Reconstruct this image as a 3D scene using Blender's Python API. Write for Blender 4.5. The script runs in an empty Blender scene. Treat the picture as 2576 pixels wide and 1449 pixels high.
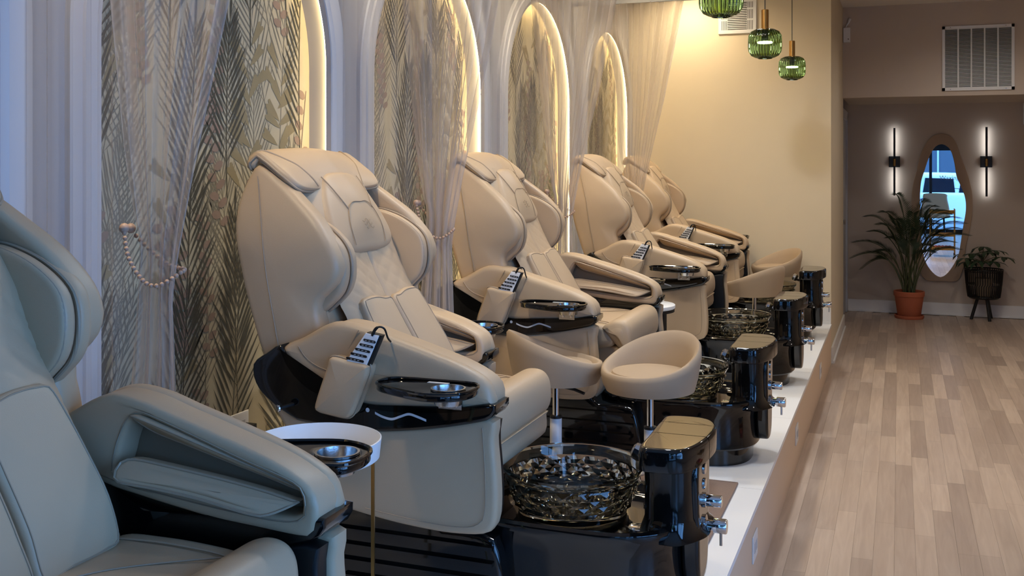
import bpy, bmesh, math, random
from mathutils import Vector, Matrix

# ------------------------------------------------------------------ camera, world, lights, exposure
SC = bpy.context.scene
COL = SC.collection
FPX, CX, HY, CAM_H = 2620.0, 1288.0, 405.0, 1.6
YAW = math.atan((2262 - CX) / FPX)
cam_d = bpy.data.cameras.new('camera')
cam_d.sensor_fit = 'HORIZONTAL'; cam_d.sensor_width = 36
cam_d.lens = 36 * FPX / 2576
cam_d.shift_y = -(1449 / 2 - HY) / 2576
cam_d.clip_start = 0.02
cam = bpy.data.objects.new('camera', cam_d); COL.objects.link(cam)
cam.location = (0, 0, CAM_H); cam.rotation_euler = (math.pi / 2, 0, YAW)
SC.camera = cam
SC.view_settings.view_transform = 'Standard'; SC.view_settings.look = 'None'
SC.view_settings.gamma = 1.0; SC.view_settings.use_curve_mapping = False
SC.view_settings.exposure = 1.12
SC.cycles.use_denoising = True
SC.cycles.max_bounces = 8; SC.cycles.transparent_max_bounces = 24
SC.cycles.sample_clamp_indirect = 4.0; SC.cycles.caustics_reflective = False; SC.cycles.caustics_refractive = False
w = bpy.data.worlds.new('world'); SC.world = w; w.use_nodes = True
bg = w.node_tree.nodes['Background']
bg.inputs[0].default_value = (0.19, 0.45, 1.0, 1); bg.inputs[1].default_value = 3.7
SPOT_W, COVE, PEND = 40.0, 10.0, 4.5
P = 0.314                      # platform height
WX = -2.136                    # left wall plane
EX = -0.504                    # platform edge / side wall plane
YEND, YBACK, YHEAD, YFRONT, XR, ZC = 8.58, 11.72, 10.39, -1.35, 2.6, 3.06
CHY = [1.36, 2.99, 4.62, 6.25, 7.88]
CVY = [2.08, 3.72, 5.33, 6.95]

def portal(name, x0, x1, z0, z1, y):
    d = bpy.data.lights.new(name, 'AREA'); d.shape = 'RECTANGLE'; d.size = x1 - x0; d.size_y = z1 - z0
    d.cycles.is_portal = True
    o = bpy.data.objects.new(name, d); COL.objects.link(o)
    o.location = ((x0 + x1) / 2, y, (z0 + z1) / 2); o.rotation_euler = (math.pi / 2, 0, 0)
pl_ = bpy.data.lights.new('daylight_portal', 'AREA'); pl_.shape = 'RECTANGLE'; pl_.size = 2.5; pl_.size_y = 3.2; pl_.cycles.is_portal = True
po_ = bpy.data.objects.new('daylight_portal', pl_); COL.objects.link(po_); po_.location = (XR + 0.02, 0.6, 1.55); po_.rotation_euler = (0, math.pi / 2, 0)
portal('daylight_portal', 0.1, 2.45, 0.1, 2.8, YFRONT - 0.02)

# ------------------------------------------------------------------ helpers
random.seed(7)
def srgb(r, g, b):
    f = lambda c: ((c / 255 + 0.055) / 1.055) ** 2.4 if c > 10 else c / 255 / 12.92
    return (f(r), f(g), f(b), 1)
MATS = {}
def mat(name, col, rough=0.5, metal=0.0, bump=0, bscale=200, var=0, vscale=6, spec=0.5, coat=0, emit=None, estr=0, trans=0, ior=1.45):
    m = bpy.data.materials.new(name); m.use_nodes = True; MATS[name] = m
    nt = m.node_tree; b = nt.nodes['Principled BSDF']
    b.inputs['Base Color'].default_value = col; b.inputs['Roughness'].default_value = rough
    b.inputs['Metallic'].default_value = metal; b.inputs['Specular IOR Level'].default_value = spec
    b.inputs['Coat Weight'].default_value = coat; b.inputs['IOR'].default_value = ior
    b.inputs['Transmission Weight'].default_value = trans
    if emit: b.inputs['Emission Color'].default_value = emit; b.inputs['Emission Strength'].default_value = estr
    tc = nt.nodes.new('ShaderNodeTexCoord')
    if var:
        n = nt.nodes.new('ShaderNodeTexNoise'); n.inputs['Scale'].default_value = vscale; n.inputs['Detail'].default_value = 4
        nt.links.new(tc.outputs['Object'], n.inputs['Vector'])
        mx = nt.nodes.new('ShaderNodeMix'); mx.data_type = 'RGBA'
        mx.inputs[6].default_value = tuple(c * (1 - var) for c in col[:3]) + (1,)
        mx.inputs[7].default_value = tuple(min(1, c * (1 + var)) for c in col[:3]) + (1,)
        nt.links.new(n.outputs[0], mx.inputs[0]); nt.links.new(mx.outputs[2], b.inputs['Base Color'])
    if bump:
        n2 = nt.nodes.new('ShaderNodeTexNoise'); n2.inputs['Scale'].default_value = bscale; n2.inputs['Detail'].default_value = 3
        nt.links.new(tc.outputs['Object'], n2.inputs['Vector'])
        bp = nt.nodes.new('ShaderNodeBump'); bp.inputs['Strength'].default_value = bump; bp.inputs['Distance'].default_value = 0.002
        nt.links.new(n2.outputs[0], bp.inputs['Height']); nt.links.new(bp.outputs[0], b.inputs['Normal'])
    return m

def finish(name, verts, faces, smooth=True, angle=40, off=(0, 0, 0)):
    me = bpy.data.meshes.new(name)
    me.from_pydata([(v[0] + off[0], v[1] + off[1], v[2] + off[2]) for v in verts], [], faces)
    bm = bmesh.new(); bm.from_mesh(me)
    bmesh.ops.recalc_face_normals(bm, faces=bm.faces[:]); bm.to_mesh(me); bm.free()
    if smooth:
        me.polygons.foreach_set('use_smooth', [True] * len(me.polygons)); me.set_sharp_from_angle(angle=math.radians(angle))
    me.update(); return me
def link(name, data, m=None, parent=None, loc=(0, 0, 0), rot=(0, 0, 0), scale=(1, 1, 1)):
    o = bpy.data.objects.new(name, data); COL.objects.link(o)
    o.location = loc; o.rotation_euler = rot; o.scale = scale
    if m is not None and data is not None and not data.materials: data.materials.append(MATS[m])
    if parent: o.parent = parent
    return o
class MB:
    """collects shapes into one mesh"""
    def __init__(s): s.v = []; s.f = []
    def add(s, vf, mp=None):
        n = len(s.v); v, f = vf
        s.v += [mp(*p) if mp else tuple(p) for p in v]; s.f += [tuple(i + n for i in q) for q in f]; return s
    def me(s, name, smooth=True, angle=40, off=(0, 0, 0)): return finish(name, s.v, s.f, smooth, angle, off)
    def build(s, name, m, parent=None, loc=(0, 0, 0), rot=(0, 0, 0), smooth=True, angle=40):
        return link(name, s.me(name, smooth, angle), m, parent, loc, rot)
def tag(o, label, cat=None, group=None, kind=None):
    o['label'] = label
    if cat: o['category'] = cat
    if group: o['group'] = group
    if kind: o['kind'] = kind
    return o
def struct(o, label):
    o['kind'] = 'structure'; o['label'] = label; return o
def empty(name, loc=(0, 0, 0), rot=(0, 0, 0)):
    o = bpy.data.objects.new(name, None); COL.objects.link(o); o.location = loc; o.rotation_euler = rot
    o.empty_display_size = 0.1; return o

def box(x0, x1, y0, y1, z0, z1):
    v = [(x, y, z) for x in (x0, x1) for y in (y0, y1) for z in (z0, z1)]
    return v, [(0, 1, 3, 2), (4, 6, 7, 5), (0, 4, 5, 1), (2, 3, 7, 6), (0, 2, 6, 4), (1, 5, 7, 3)]
def catmull(pts, n, closed=True):
    """n points resampled evenly along a Catmull-Rom curve"""
    k = len(pts); dim = len(pts[0]); dense = []
    segs = k if closed else k - 1
    for i in range(segs):
        if closed: p = [pts[(i + j - 1) % k] for j in range(4)]
        else: p = [pts[max(0, min(k - 1, i + j - 1))] for j in range(4)]
        for s in range(16):
            t = s / 16
            dense.append(tuple(0.5 * (2 * p[1][d] + (p[2][d] - p[0][d]) * t + (2 * p[0][d] - 5 * p[1][d] + 4 * p[2][d] - p[3][d]) * t * t
                         + (3 * p[1][d] - p[0][d] - 3 * p[2][d] + p[3][d]) * t ** 3) for d in range(dim)))
    dense.append(dense[0] if closed else tuple(pts[-1]))
    L = [0]
    for a, b in zip(dense, dense[1:]): L.append(L[-1] + math.dist(a, b))
    out = []; j = 0; m = n if closed else n - 1
    for i in range(n):
        s = L[-1] * i / m
        while j < len(L) - 2 and L[j + 1] < s: j += 1
        d = L[j + 1] - L[j]; t = (s - L[j]) / d if d > 1e-9 else 0
        out.append(tuple(a + (b - a) * t for a, b in zip(dense[j], dense[j + 1])))
    return out
def area2(p): return sum(a[0] * b[1] - b[0] * a[1] for a, b in zip(p, p[1:] + p[:1])) / 2
def inset(p, d):
    n = len(p); sg = 1 if area2(p) > 0 else -1; out = []
    for i in range(n):
        a, b = p[i - 1], p[(i + 1) % n]; tx, ty = b[0] - a[0], b[1] - a[1]; l = math.hypot(tx, ty) or 1
        out.append((p[i][0] - sg * ty / l * d, p[i][1] + sg * tx / l * d))
    return out
def rings_mesh(rings, cap0=True, cap1=True, closed=True):
    v = []; f = []; n = len(rings[0])
    for r in rings: v += list(r)
    for i in range(len(rings) - 1):
        for j in range(n if closed else n - 1):
            k = (j + 1) % n
            f.append((i * n + j, i * n + k, (i + 1) * n + k, (i + 1) * n + j))
    for on, i in ((cap0, 0), (cap1, len(rings) - 1)):
        if on:
            c = len(v); v.append(tuple(sum(p[d] for p in rings[i]) / n for d in range(3)))
            f += [(c, i * n + j, i * n + (j + 1) % n) for j in range(n)]
    return v, f
def slab(outline, y0, y1, r=0.02, dome0=0, dome1=0, n=56, smooth=True, mp=None, steps=4):
    """rounded, domed solid from a closed 2D outline; point (a, b) at depth y -> mp(a, y, b)"""
    p = catmull(outline, n) if smooth else list(outline)
    mp = mp or (lambda a, y, b: (a, y, b))
    sgn = 1 if y1 > y0 else -1
    q = inset(p, r); c = (sum(a for a, b in q) / len(q), sum(b for a, b in q) / len(q)); rings = []
    sc = (0.25, 0.5, 0.72, 0.88)
    def flat(y, dome, dr):
        return [[mp(c[0] + (a - c[0]) * s, y + dr * dome * (1 - s * s), c[1] + (b - c[1]) * s) for a, b in q] for s in sc]
    rings += flat(y0, dome0, -sgn)
    for k in range(steps + 1):
        t = k / steps * math.pi / 2; pp = inset(p, r * (1 - math.sin(t)))
        rings.append([mp(a, y0 + sgn * r * (1 - math.cos(t)), b) for a, b in pp])
    for k in range(steps, -1, -1):
        t = k / steps * math.pi / 2; pp = inset(p, r * (1 - math.sin(t)))
        rings.append([mp(a, y1 - sgn * r * (1 - math.cos(t)), b) for a, b in pp])
    rings += flat(y1, dome1, sgn)[::-1]
    return rings_mesh(rings)
def ring_slab(outer, inner, y0, y1, r=0.008, n=64, mp=None, align=True):
    """slab with a hole"""
    mp = mp or (lambda a, y, b: (a, y, b))
    po, pi = catmull(outer, n), catmull(inner, n)
    if area2(po) * area2(pi) < 0: pi = pi[::-1]
    if align:
        best = min(range(n), key=lambda s: sum((po[i][0] - pi[(i + s) % n][0]) ** 2 + (po[i][1] - pi[(i + s) % n][1]) ** 2 for i in range(0, n, 4)))
        pi = pi[best:] + pi[:best]
    sg = 1 if y1 > y0 else -1; prof = []
    for k in range(4):
        t = k / 3 * math.pi / 2; prof.append((inset(po, r * (1 - math.sin(t))), y0 + sg * r * (1 - math.cos(t))))
    for k in range(3, -1, -1):
        t = k / 3 * math.pi / 2; prof.append((inset(po, r * (1 - math.sin(t))), y1 - sg * r * (1 - math.cos(t))))
    for k in range(4):
        t = k / 3 * math.pi / 2; prof.append((inset(pi, -r * (1 - math.sin(t))), y1 - sg * r * (1 - math.cos(t))))
    for k in range(3, -1, -1):
        t = k / 3 * math.pi / 2; prof.append((inset(pi, -r * (1 - math.sin(t))), y0 + sg * r * (1 - math.cos(t))))
    rings = [[mp(a, y, b) for a, b in q] for q, y in prof]
    v, f = rings_mesh(rings, False, False); L = len(rings)
    f += [((L - 1) * n + j, (L - 1) * n + (j + 1) % n, (j + 1) % n, j) for j in range(n)]
    return v, f
def tube(path, r, n=6, closed=False):
    path = [Vector(p) for p in path]; rings = []; m = len(path)
    ref = Vector((0.31, 0.17, 0.93))
    for i, p in enumerate(path):
        a = path[i - 1] if (i or closed) else p; b = path[(i + 1) % m] if (i < m - 1 or closed) else p
        t = (b - a).normalized(); u = t.cross(ref)
        if u.length < 1e-4: u = t.cross(Vector((1, 0, 0)))
        u.normalize(); w_ = t.cross(u); rr = r(i / max(1, m - 1)) if callable(r) else r
        rings.append([tuple(p + (u * math.cos(2 * math.pi * k / n) + w_ * math.sin(2 * math.pi * k / n)) * rr) for k in range(n)])
    if closed: rings.append(rings[0])
    return rings_mesh(rings, not closed, not closed)
def lathe(prof, n=32, c=(0, 0, 0), cap0=True, cap1=True, ribs=0, amp=0):
    rings = []
    for r, z in prof:
        rings.append([(c[0] + math.cos(2 * math.pi * k / n) * (r * (1 + amp * math.cos(ribs * 2 * math.pi * k / n))),
                       c[1] + math.sin(2 * math.pi * k / n) * (r * (1 + amp * math.cos(ribs * 2 * math.pi * k / n))), c[2] + z) for k in range(n)])
    return rings_mesh(rings, cap0, cap1)
def axis_map(p, d):
    """maps local z axis to direction d at point p"""
    q = Vector(d).to_track_quat('Z', 'Y'); p = Vector(p)
    return lambda x, y, z: tuple(p + q @ Vector((x, y, z)))
def disc_prof(r, h, b=0.002): return [(r - b, 0), (r, b), (r, h - b), (r - b, h)]
def mirror_y(vf): return [(x, -y, z) for x, y, z in vf[0]], [tuple(reversed(q)) for q in vf[1]]
def lerp(a, b, t): return a + (b - a) * t
def interp(tab, x):
    if x <= tab[0][0]: return tab[0][1]
    for (a, va), (b, vb) in zip(tab, tab[1:]):
        if x <= b: 
            t = (x - a) / (b - a); return va + (vb - va) * t
    return tab[-1][1]

# ------------------------------------------------------------------ materials
mat('leather', srgb(186, 162, 132), 0.42, bump=0.12, bscale=420, var=0.05, vscale=5)
mat('leather_seam', srgb(162, 143, 120), 0.5)
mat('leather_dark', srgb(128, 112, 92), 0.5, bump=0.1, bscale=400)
mat('black_gloss', srgb(10, 10, 11), 0.07, spec=0.5, coat=0.3)
mat('black_matt', srgb(16, 16, 17), 0.45)
mat('seam_dark', srgb(20, 18, 16), 0.6)
mat('chrome', srgb(215, 215, 218), 0.08, metal=1.0)
mat('steel', srgb(190, 190, 190), 0.22, metal=1.0, bump=0.1, bscale=300)
mat('gold', srgb(190, 155, 95), 0.28, metal=1.0)
mat('brass', srgb(176, 134, 76), 0.35, metal=1.0)
mat('white_plastic', srgb(228, 228, 228), 0.35)
mat('white_mark', srgb(200, 202, 206), 0.4)
mat('stool_fabric', srgb(172, 150, 124), 0.75, bump=0.25, bscale=700, var=0.04, vscale=9)
mat('paint_wall', srgb(164, 164, 168), 0.75, bump=0.05, bscale=120)
mat('paint_trim', srgb(190, 191, 195), 0.5)
mat('paint_end', srgb(216, 202, 176), 0.8, bump=0.08, bscale=160, var=0.02)
mat('paint_back', srgb(196, 182, 168), 0.8, bump=0.06, bscale=140, var=0.02)
mat('paint_ceiling', srgb(225, 220, 214), 0.85)
mat('baseboard', srgb(230, 228, 226), 0.4)
mat('riser', srgb(222, 198, 172), 0.6, var=0.02)
mat('slab_white', srgb(236, 236, 236), 0.35, var=0.02, vscale=3)
mat('mat_brown', srgb(140, 118, 104), 0.95, bump=0.9, bscale=500, var=0.12, vscale=160)
mat('wallpaper', srgb(178, 168, 142), 0.75, bump=0.15, bscale=300, var=0.08, vscale=14)
mat('print_dark', srgb(66, 64, 54), 0.75, var=0.12, vscale=20)
mat('print_mid', srgb(120, 114, 98), 0.75, var=0.1, vscale=20)
mat('print_mauve', srgb(138, 118, 104), 0.75, var=0.1, vscale=20)
mat('print_olive', srgb(136, 124, 94), 0.75, var=0.1, vscale=20)
mat('led', srgb(255, 220, 160), 0.5, emit=(1.0, 0.74, 0.36, 1), estr=COVE)
mat('led_bright', srgb(255, 220, 160), 0.5, emit=(1.0, 0.74, 0.36, 1), estr=COVE * 2.0)
mat('bead', srgb(176, 146, 124), 0.5, bump=0.2, bscale=150, var=0.06, vscale=60)
mat('terracotta', srgb(188, 104, 72), 0.75, var=0.08, vscale=12, bump=0.1, bscale=150)
mat('soil', srgb(45, 34, 26), 0.95, bump=0.8, bscale=120)
mat('palm_leaf', srgb(46, 64, 40), 0.5, var=0.25, vscale=7)
mat('palm_stem', srgb(78, 84, 52), 0.5, var=0.2, vscale=20)
mat('leaf_dark', srgb(40, 62, 38), 0.4, var=0.25, vscale=12)
mat('mirror', (0.92, 0.93, 0.95, 1), 0.0, metal=1.0)
mat('mirror_frame', srgb(176, 152, 128), 0.55, var=0.06, vscale=5, bump=0.1, bscale=80)
mat('lamp_white', (1, 1, 1, 1), 0.5, emit=(0.92, 0.96, 1.0, 1), estr=6.0)
mat('pendant_led', (1, 1, 1, 1), 0.5, emit=(0.9, 0.96, 1.0, 1), estr=PEND * 2.2)
mat('downlight', (1, 1, 1, 1), 0.5, emit=(1.0, 0.9, 0.78, 1), estr=6)
mat('glass_clear', (0.95, 0.98, 0.98, 1), 0.0, trans=1.0)
mat('bowl_glass', srgb(214, 214, 204), 0.02, trans=1.0, ior=1.46)
mat('asphalt', srgb(110, 112, 116), 0.9, var=0.1)
mat('pavement', srgb(170, 170, 168), 0.9, var=0.06)
mat('car_paint', srgb(226, 230, 234), 0.2, coat=0.4)
mat('car_glass', srgb(24, 30, 38), 0.05)
mat('rubber', srgb(24, 24, 24), 0.8)
mat('facade', srgb(180, 192, 200), 0.8, var=0.05)
mat('facade_dark', srgb(70, 80, 90), 0.3)
mat('bark', srgb(86, 74, 62), 0.9, bump=0.6, bscale=40)
mat('tree_leaf', srgb(110, 160, 96), 0.6, var=0.25, vscale=4)
mat('towel', srgb(200, 110, 96), 0.95, bump=0.5, bscale=200)
mat('tan_seat', srgb(170, 140, 104), 0.6)

def sheer(name, col, a0, a1, us):
    m = bpy.data.materials.new(name); m.use_nodes = True; MATS[name] = m; nt = m.node_tree; nt.nodes.clear()
    out = nt.nodes.new('ShaderNodeOutputMaterial'); uv = nt.nodes.new('ShaderNodeTexCoord')
    mp = nt.nodes.new('ShaderNodeMapping'); mp.inputs['Scale'].default_value = (us, 0.10, 1)
    nz = nt.nodes.new('ShaderNodeTexNoise'); nz.inputs['Scale'].default_value = 1.0; nz.inputs['Detail'].default_value = 1.5; nz.inputs['Roughness'].default_value = 0.55
    mr = nt.nodes.new('ShaderNodeMapRange'); mr.inputs[1].default_value = 0.33; mr.inputs[2].default_value = 0.67
    mr.inputs[3].default_value = a0; mr.inputs[4].default_value = a1
    nt.links.new(uv.outputs['UV'], mp.inputs[0]); nt.links.new(mp.outputs[0], nz.inputs['Vector']); nt.links.new(nz.outputs[0], mr.inputs[0])
    tr = nt.nodes.new('ShaderNodeBsdfTransparent'); df = nt.nodes.new('ShaderNodeBsdfDiffuse'); tl = nt.nodes.new('ShaderNodeBsdfTranslucent')
    df.inputs[0].default_value = col; tl.inputs[0].default_value = col
    m1 = nt.nodes.new('ShaderNodeMixShader'); m1.inputs[0].default_value = 0.45; m2 = nt.nodes.new('ShaderNodeMixShader')
    nt.links.new(df.outputs[0], m1.inputs[1]); nt.links.new(tl.outputs[0], m1.inputs[2])
    nt.links.new(mr.outputs[0], m2.inputs[0]); nt.links.new(tr.outputs[0], m2.inputs[1]); nt.links.new(m1.outputs[0], m2.inputs[2])
    nt.links.new(m2.outputs[0], out.inputs[0])
sheer('sheer', srgb(214, 204, 197), 0.36, 0.60, 12)
sheer('sheer_flat', srgb(206, 196, 189), 0.12, 0.34, 7)

def tinted(name, col, gl, ribs=0):
    m = bpy.data.materials.new(name); m.use_nodes = True; MATS[name] = m; nt = m.node_tree; nt.nodes.clear()
    out = nt.nodes.new('ShaderNodeOutputMaterial'); tr = nt.nodes.new('ShaderNodeBsdfTransparent'); tr.inputs[0].default_value = col
    if ribs:                                                    # thicker glass in the ribs
        tc = nt.nodes.new('ShaderNodeTexCoord'); gr = nt.nodes.new('ShaderNodeTexGradient'); gr.gradient_type = 'RADIAL'
        mu = nt.nodes.new('ShaderNodeMath'); mu.operation = 'MULTIPLY'; mu.inputs[1].default_value = ribs * 2 * math.pi
        sn = nt.nodes.new('ShaderNodeMath'); sn.operation = 'SINE'; rp_ = nt.nodes.new('ShaderNodeValToRGB')
        rp_.color_ramp.elements[0].color = tuple(c * 0.55 for c in col[:3]) + (1,); rp_.color_ramp.elements[1].color = tuple(min(1, c * 1.2) for c in col[:3]) + (1,)
        nt.links.new(tc.outputs['Object'], gr.inputs[0]); nt.links.new(gr.outputs[1], mu.inputs[0]); nt.links.new(mu.outputs[0], sn.inputs[0]); nt.links.new(sn.outputs[0], rp_.inputs[0]); nt.links.new(rp_.outputs[0], tr.inputs[0])
    g = nt.nodes.new('ShaderNodeBsdfGlossy'); g.inputs['Roughness'].default_value = 0.05
    fr = nt.nodes.new('ShaderNodeFresnel'); fr.inputs[0].default_value = gl
    mx = nt.nodes.new('ShaderNodeMixShader'); nt.links.new(fr.outputs[0], mx.inputs[0])
    nt.links.new(tr.outputs[0], mx.inputs[1]); nt.links.new(g.outputs[0], mx.inputs[2]); nt.links.new(mx.outputs[0], out.inputs[0])
tinted('green_glass', (0.40, 0.52, 0.17, 1), 1.4, 32)
tinted('pane', (0.92, 0.96, 0.97, 1), 1.35)

def wood(name, objrand):
    m = bpy.data.materials.new(name); m.use_nodes = True; MATS[name] = m; nt = m.node_tree; b = nt.nodes['Principled BSDF']
    b.inputs['Roughness'].default_value = 0.36
    tc = nt.nodes.new('ShaderNodeTexCoord'); mp = nt.nodes.new('ShaderNodeMapping'); mp.inputs['Scale'].default_value = (34, 2.2, 1)
    geo = nt.nodes.new('ShaderNodeNewGeometry'); nt.links.new(geo.outputs['Position'], mp.inputs[0])
    nz = nt.nodes.new('ShaderNodeTexNoise'); nz.inputs['Scale'].default_value = 1; nz.inputs['Detail'].default_value = 6; nz.inputs['Distortion'].default_value = 1.1
    nt.links.new(mp.outputs[0], nz.inputs['Vector'])
    r = nt.nodes.new('ShaderNodeValToRGB'); e = r.color_ramp.elements
    e[0].position = 0.3; e[0].color = srgb(184, 163, 146); e[1].position = 0.72; e[1].color = srgb(203, 183, 166)
    nt.links.new(nz.outputs[0], r.inputs[0])
    r2 = nt.nodes.new('ShaderNodeValToRGB'); e = r2.color_ramp.elements
    e[0].color = (0.72, 0.70, 0.69, 1); e[1].color = (1.10, 1.10, 1.08, 1)
    if objrand:
        oi = nt.nodes.new('ShaderNodeObjectInfo'); nt.links.new(oi.outputs['Random'], r2.inputs[0])
    else:
        bk = nt.nodes.new('ShaderNodeTexBrick'); bk.inputs['Scale'].default_value = 1; bk.inputs['Brick Width'].default_value = 0.85; bk.inputs['Row Height'].default_value = 0.081
        bk.inputs['Mortar Size'].default_value = 0.0008; bk.inputs['Color1'].default_value = (0.2, 0.2, 0.2, 1); bk.inputs['Color2'].default_value = (0.9, 0.9, 0.9, 1)
        m2 = nt.nodes.new('ShaderNodeMapping'); m2.inputs['Rotation'].default_value = (0, 0, math.pi / 2); nt.links.new(geo.outputs['Position'], m2.inputs[0])
        nt.links.new(m2.outputs[0], bk.inputs[0]); nt.links.new(bk.outputs[0], r2.inputs[0])
    mx = nt.nodes.new('ShaderNodeMix'); mx.data_type = 'RGBA'; mx.blend_type = 'MULTIPLY'; mx.inputs[0].default_value = 1
    nt.links.new(r.outputs[0], mx.inputs[6]); nt.links.new(r2.outputs[0], mx.inputs[7]); nt.links.new(mx.outputs[2], b.inputs['Base Color'])
wood('plank', True); wood('floor_wood', False)

# ------------------------------------------------------------------ floor, platform, walls
fl = MB().add(box(EX - 0.1, XR, YFRONT, YBACK, -0.1, -0.006)).build('floor', 'floor_wood', smooth=False)
struct(fl, 'light oak strip floor running along the aisle')
PW = 0.081; lens = [0.42, 0.55, 0.7, 0.85, 1.0, 1.25]; pm = {}
for L in lens:
    pm[L] = MB().add(box(0, PW - 0.0006, 0, L - 0.0006, -0.006, 0)).me('plank', False)
xs = EX; nplank = 0
rp = random.Random(3)
while xs < 1.30:
    y = 3.25 - rp.random() * 0.6
    while y < YBACK - 0.02:
        L = rp.choice(lens)
        if y + L > YBACK:
            fit = [q for q in lens if y + q <= YBACK]
            if not fit: break
            L = fit[-1]
        if nplank < 300:
            link('plank', pm[L], 'plank', fl, (xs, y, 0)); nplank += 1
        y += L
    xs += PW

pf = MB().add(box(WX - 0.1, EX, YFRONT, YEND, 0, P - 0.02)).build('floor_platform', 'riser', smooth=False)
struct(pf, 'raised platform with a beige riser along the aisle')
y = 4.16 - 1.2 * 6
while y < YEND:
    a, b = max(y, YFRONT), min(y + 1.2, YEND)
    if b - a > 0.05: MB().add(box(WX - 0.1, EX + 0.004, a + 0.001, b - 0.001, P - 0.02, P)).build('slab', 'slab_white', pf, smooth=False)
    y += 1.2

# left wall with arched niches
AW, ND = 0.655, 0.09
SPR = 2.62 - AW
def arch_path(hw, n=40, z0=P):
    """(y, z) from right foot over the top to left foot, relative to the arch axis"""
    zt = SPR; pts = [(hw, lerp(z0, zt, i / 6)) for i in range(6)]
    pts += [(hw * math.cos(math.pi * i / n), zt + hw * math.sin(math.pi * i / n)) for i in range(n + 1)]
    return pts + [(-hw, lerp(zt, z0, (i + 1) / 6)) for i in range(6)]
wl = MB(); H = 0.815
for yc in CHY:
    a = arch_path(AW)
    top = [(y_, z_) for y_, z_ in a if z_ >= SPR - 1e-6]
    for (y1, z1), (y2, z2) in zip(top, top[1:]):
        wl.add(([(WX, yc + y1, z1), (WX, yc + y2, z2), (WX, yc + y2, ZC), (WX, yc + y1, ZC)], [(0, 1, 2, 3)]))
    for s in (-1, 1):
        y0, y1 = sorted((yc + s * AW, yc + s * H))
        wl.add(([(WX, y0, 0), (WX, y1, 0), (WX, y1, ZC), (WX, y0, ZC)], [(0, 1, 2, 3)]))
    rv = [[(WX, yc + y_, z_) for y_, z_ in a], [(WX - ND, yc + y_, z_) for y_, z_ in a]]
    wl.add(rings_mesh(rv, False, False, False))
wl.add(([(WX, YFRONT, 0), (WX, CHY[0] - H, 0), (WX, CHY[0] - H, ZC), (WX, YFRONT, ZC)], [(0, 1, 2, 3)]))
wl.add(box(WX - 0.2, WX - ND - 0.004, YFRONT, YEND + 0.1, 0, ZC))
wall = wl.build('wall_left', 'paint_wall', angle=30)
struct(wall, 'left wall with a row of lit arched niches')

# wallpaper print: palm fronds, broad leaves and oval sprigs
rw = random.Random(21)
def leafq(bx, bz, ang, L, W, k=0):
    dx, dz = math.sin(ang), math.cos(ang); nx, nz = dz, -dx
    pts = [(0, 0), (0.3, 0.8), (0.55, 1.0), (0.8, 0.6), (1, 0), (0.8, -0.6), (0.55, -1.0), (0.3, -0.8)]
    if k == 1: pts = [(0, 0), (0.15, 0.7), (0.45, 1.0), (0.8, 0.75), (1, 0), (0.8, -0.75), (0.45, -1.0), (0.15, -0.7)]
    if k == 2: pts = [(0, 0), (0.3, 0.5), (0.95, 1.0), (1.0, 0.6), (0.9, 0), (1.02, -0.5), (0.9, -1.0), (0.3, -0.5)]
    return [(bx + dx * L * u + nx * W * v, bz + dz * L * u + nz * W * v) for u, v in pts]
def frond_print(mb, x0, z0, L, lean, leafL, n, w_, sp=0.55):
    """stem with paired narrow leaflets"""
    px = []; bend = rw.uniform(-0.25, 0.25)
    for i in range(n + 1):
        t = i / n; a = lean + bend * t
        if i == 0: px.append((x0, z0))
        else: px.append((px[-1][0] + math.sin(a) * L / n, px[-1][1] + math.cos(a) * L / n))
    polys = []
    for i in range(n):
        a = lean + bend * i / n
        (xa, za), (xb, zb) = px[i], px[i + 1]
        polys.append([(xa - 0.0022, za), (xa + 0.0022, za), (xb + 0.0022, zb), (xb - 0.0022, zb)])
        if i > n * 0.16:
            ll = leafL * (1.05 - 0.75 * abs(i / n - 0.42) * 1.4) * rw.uniform(0.9, 1.1)
            for s in (-1, 1):
                polys.append(leafq(xa, za, a + s * (sp + rw.uniform(-0.05, 0.05)) * (1.1 - 0.5 * i / n), ll, w_))
    polys.append(leafq(px[-1][0], px[-1][1], lean + bend, leafL * 0.5, w_))
    return polys
def sprig_print(x0, z0, L, lean, n, r):
    polys = []; x, z = x0, z0
    for i in range(n):
        polys.append(leafq(x, z, lean + 1.25, r * 2.1, r * 0.62, 1)); polys.append(leafq(x, z + L / n * 0.5, lean - 1.25, r * 2.1, r * 0.62, 1))
        nx, nz = x + math.sin(lean) * L / n, z + math.cos(lean) * L / n
        polys.append([(x - 0.002, z), (x + 0.002, z), (nx + 0.002, nz), (nx - 0.002, nz)]); x, z = nx, nz
    return polys
def inside(pl):
    for y_, z_ in pl:
        if z_ < P or abs(y_) > AW or (z_ > SPR and math.hypot(y_, z_ - SPR) > AW): return False
    return True
def print_mesh(name, polys, x):
    v = []; f = []
    for i, pl in enumerate(polys):
        if not inside(pl): continue
        n0 = len(v); v += [(x + 1e-5 * (i % 37), a, b) for a, b in pl]; f.append(tuple(range(n0, n0 + len(pl))))
    return finish(name, v, f, False)
mid, dark, mauve, olive = [], [], [], []
for i in range(26):
    mid += frond_print(None, rw.uniform(-0.65, 0.65), rw.uniform(0.2, 2.0), rw.uniform(0.6, 1.0), rw.uniform(-0.3, 0.3), rw.uniform(0.18, 0.27), 22, 0.0036, 0.62)
for zz in (0.25, 0.8, 1.35, 1.9):
    for i in range(4):
        dark += frond_print(None, -0.54 + i * 0.36 + rw.uniform(-0.08, 0.08), zz + rw.uniform(-0.2, 0.2), rw.uniform(0.62, 0.85), rw.uniform(-0.14, 0.14), rw.uniform(0.2, 0.27), 20, 0.0056, 0.66)
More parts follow.
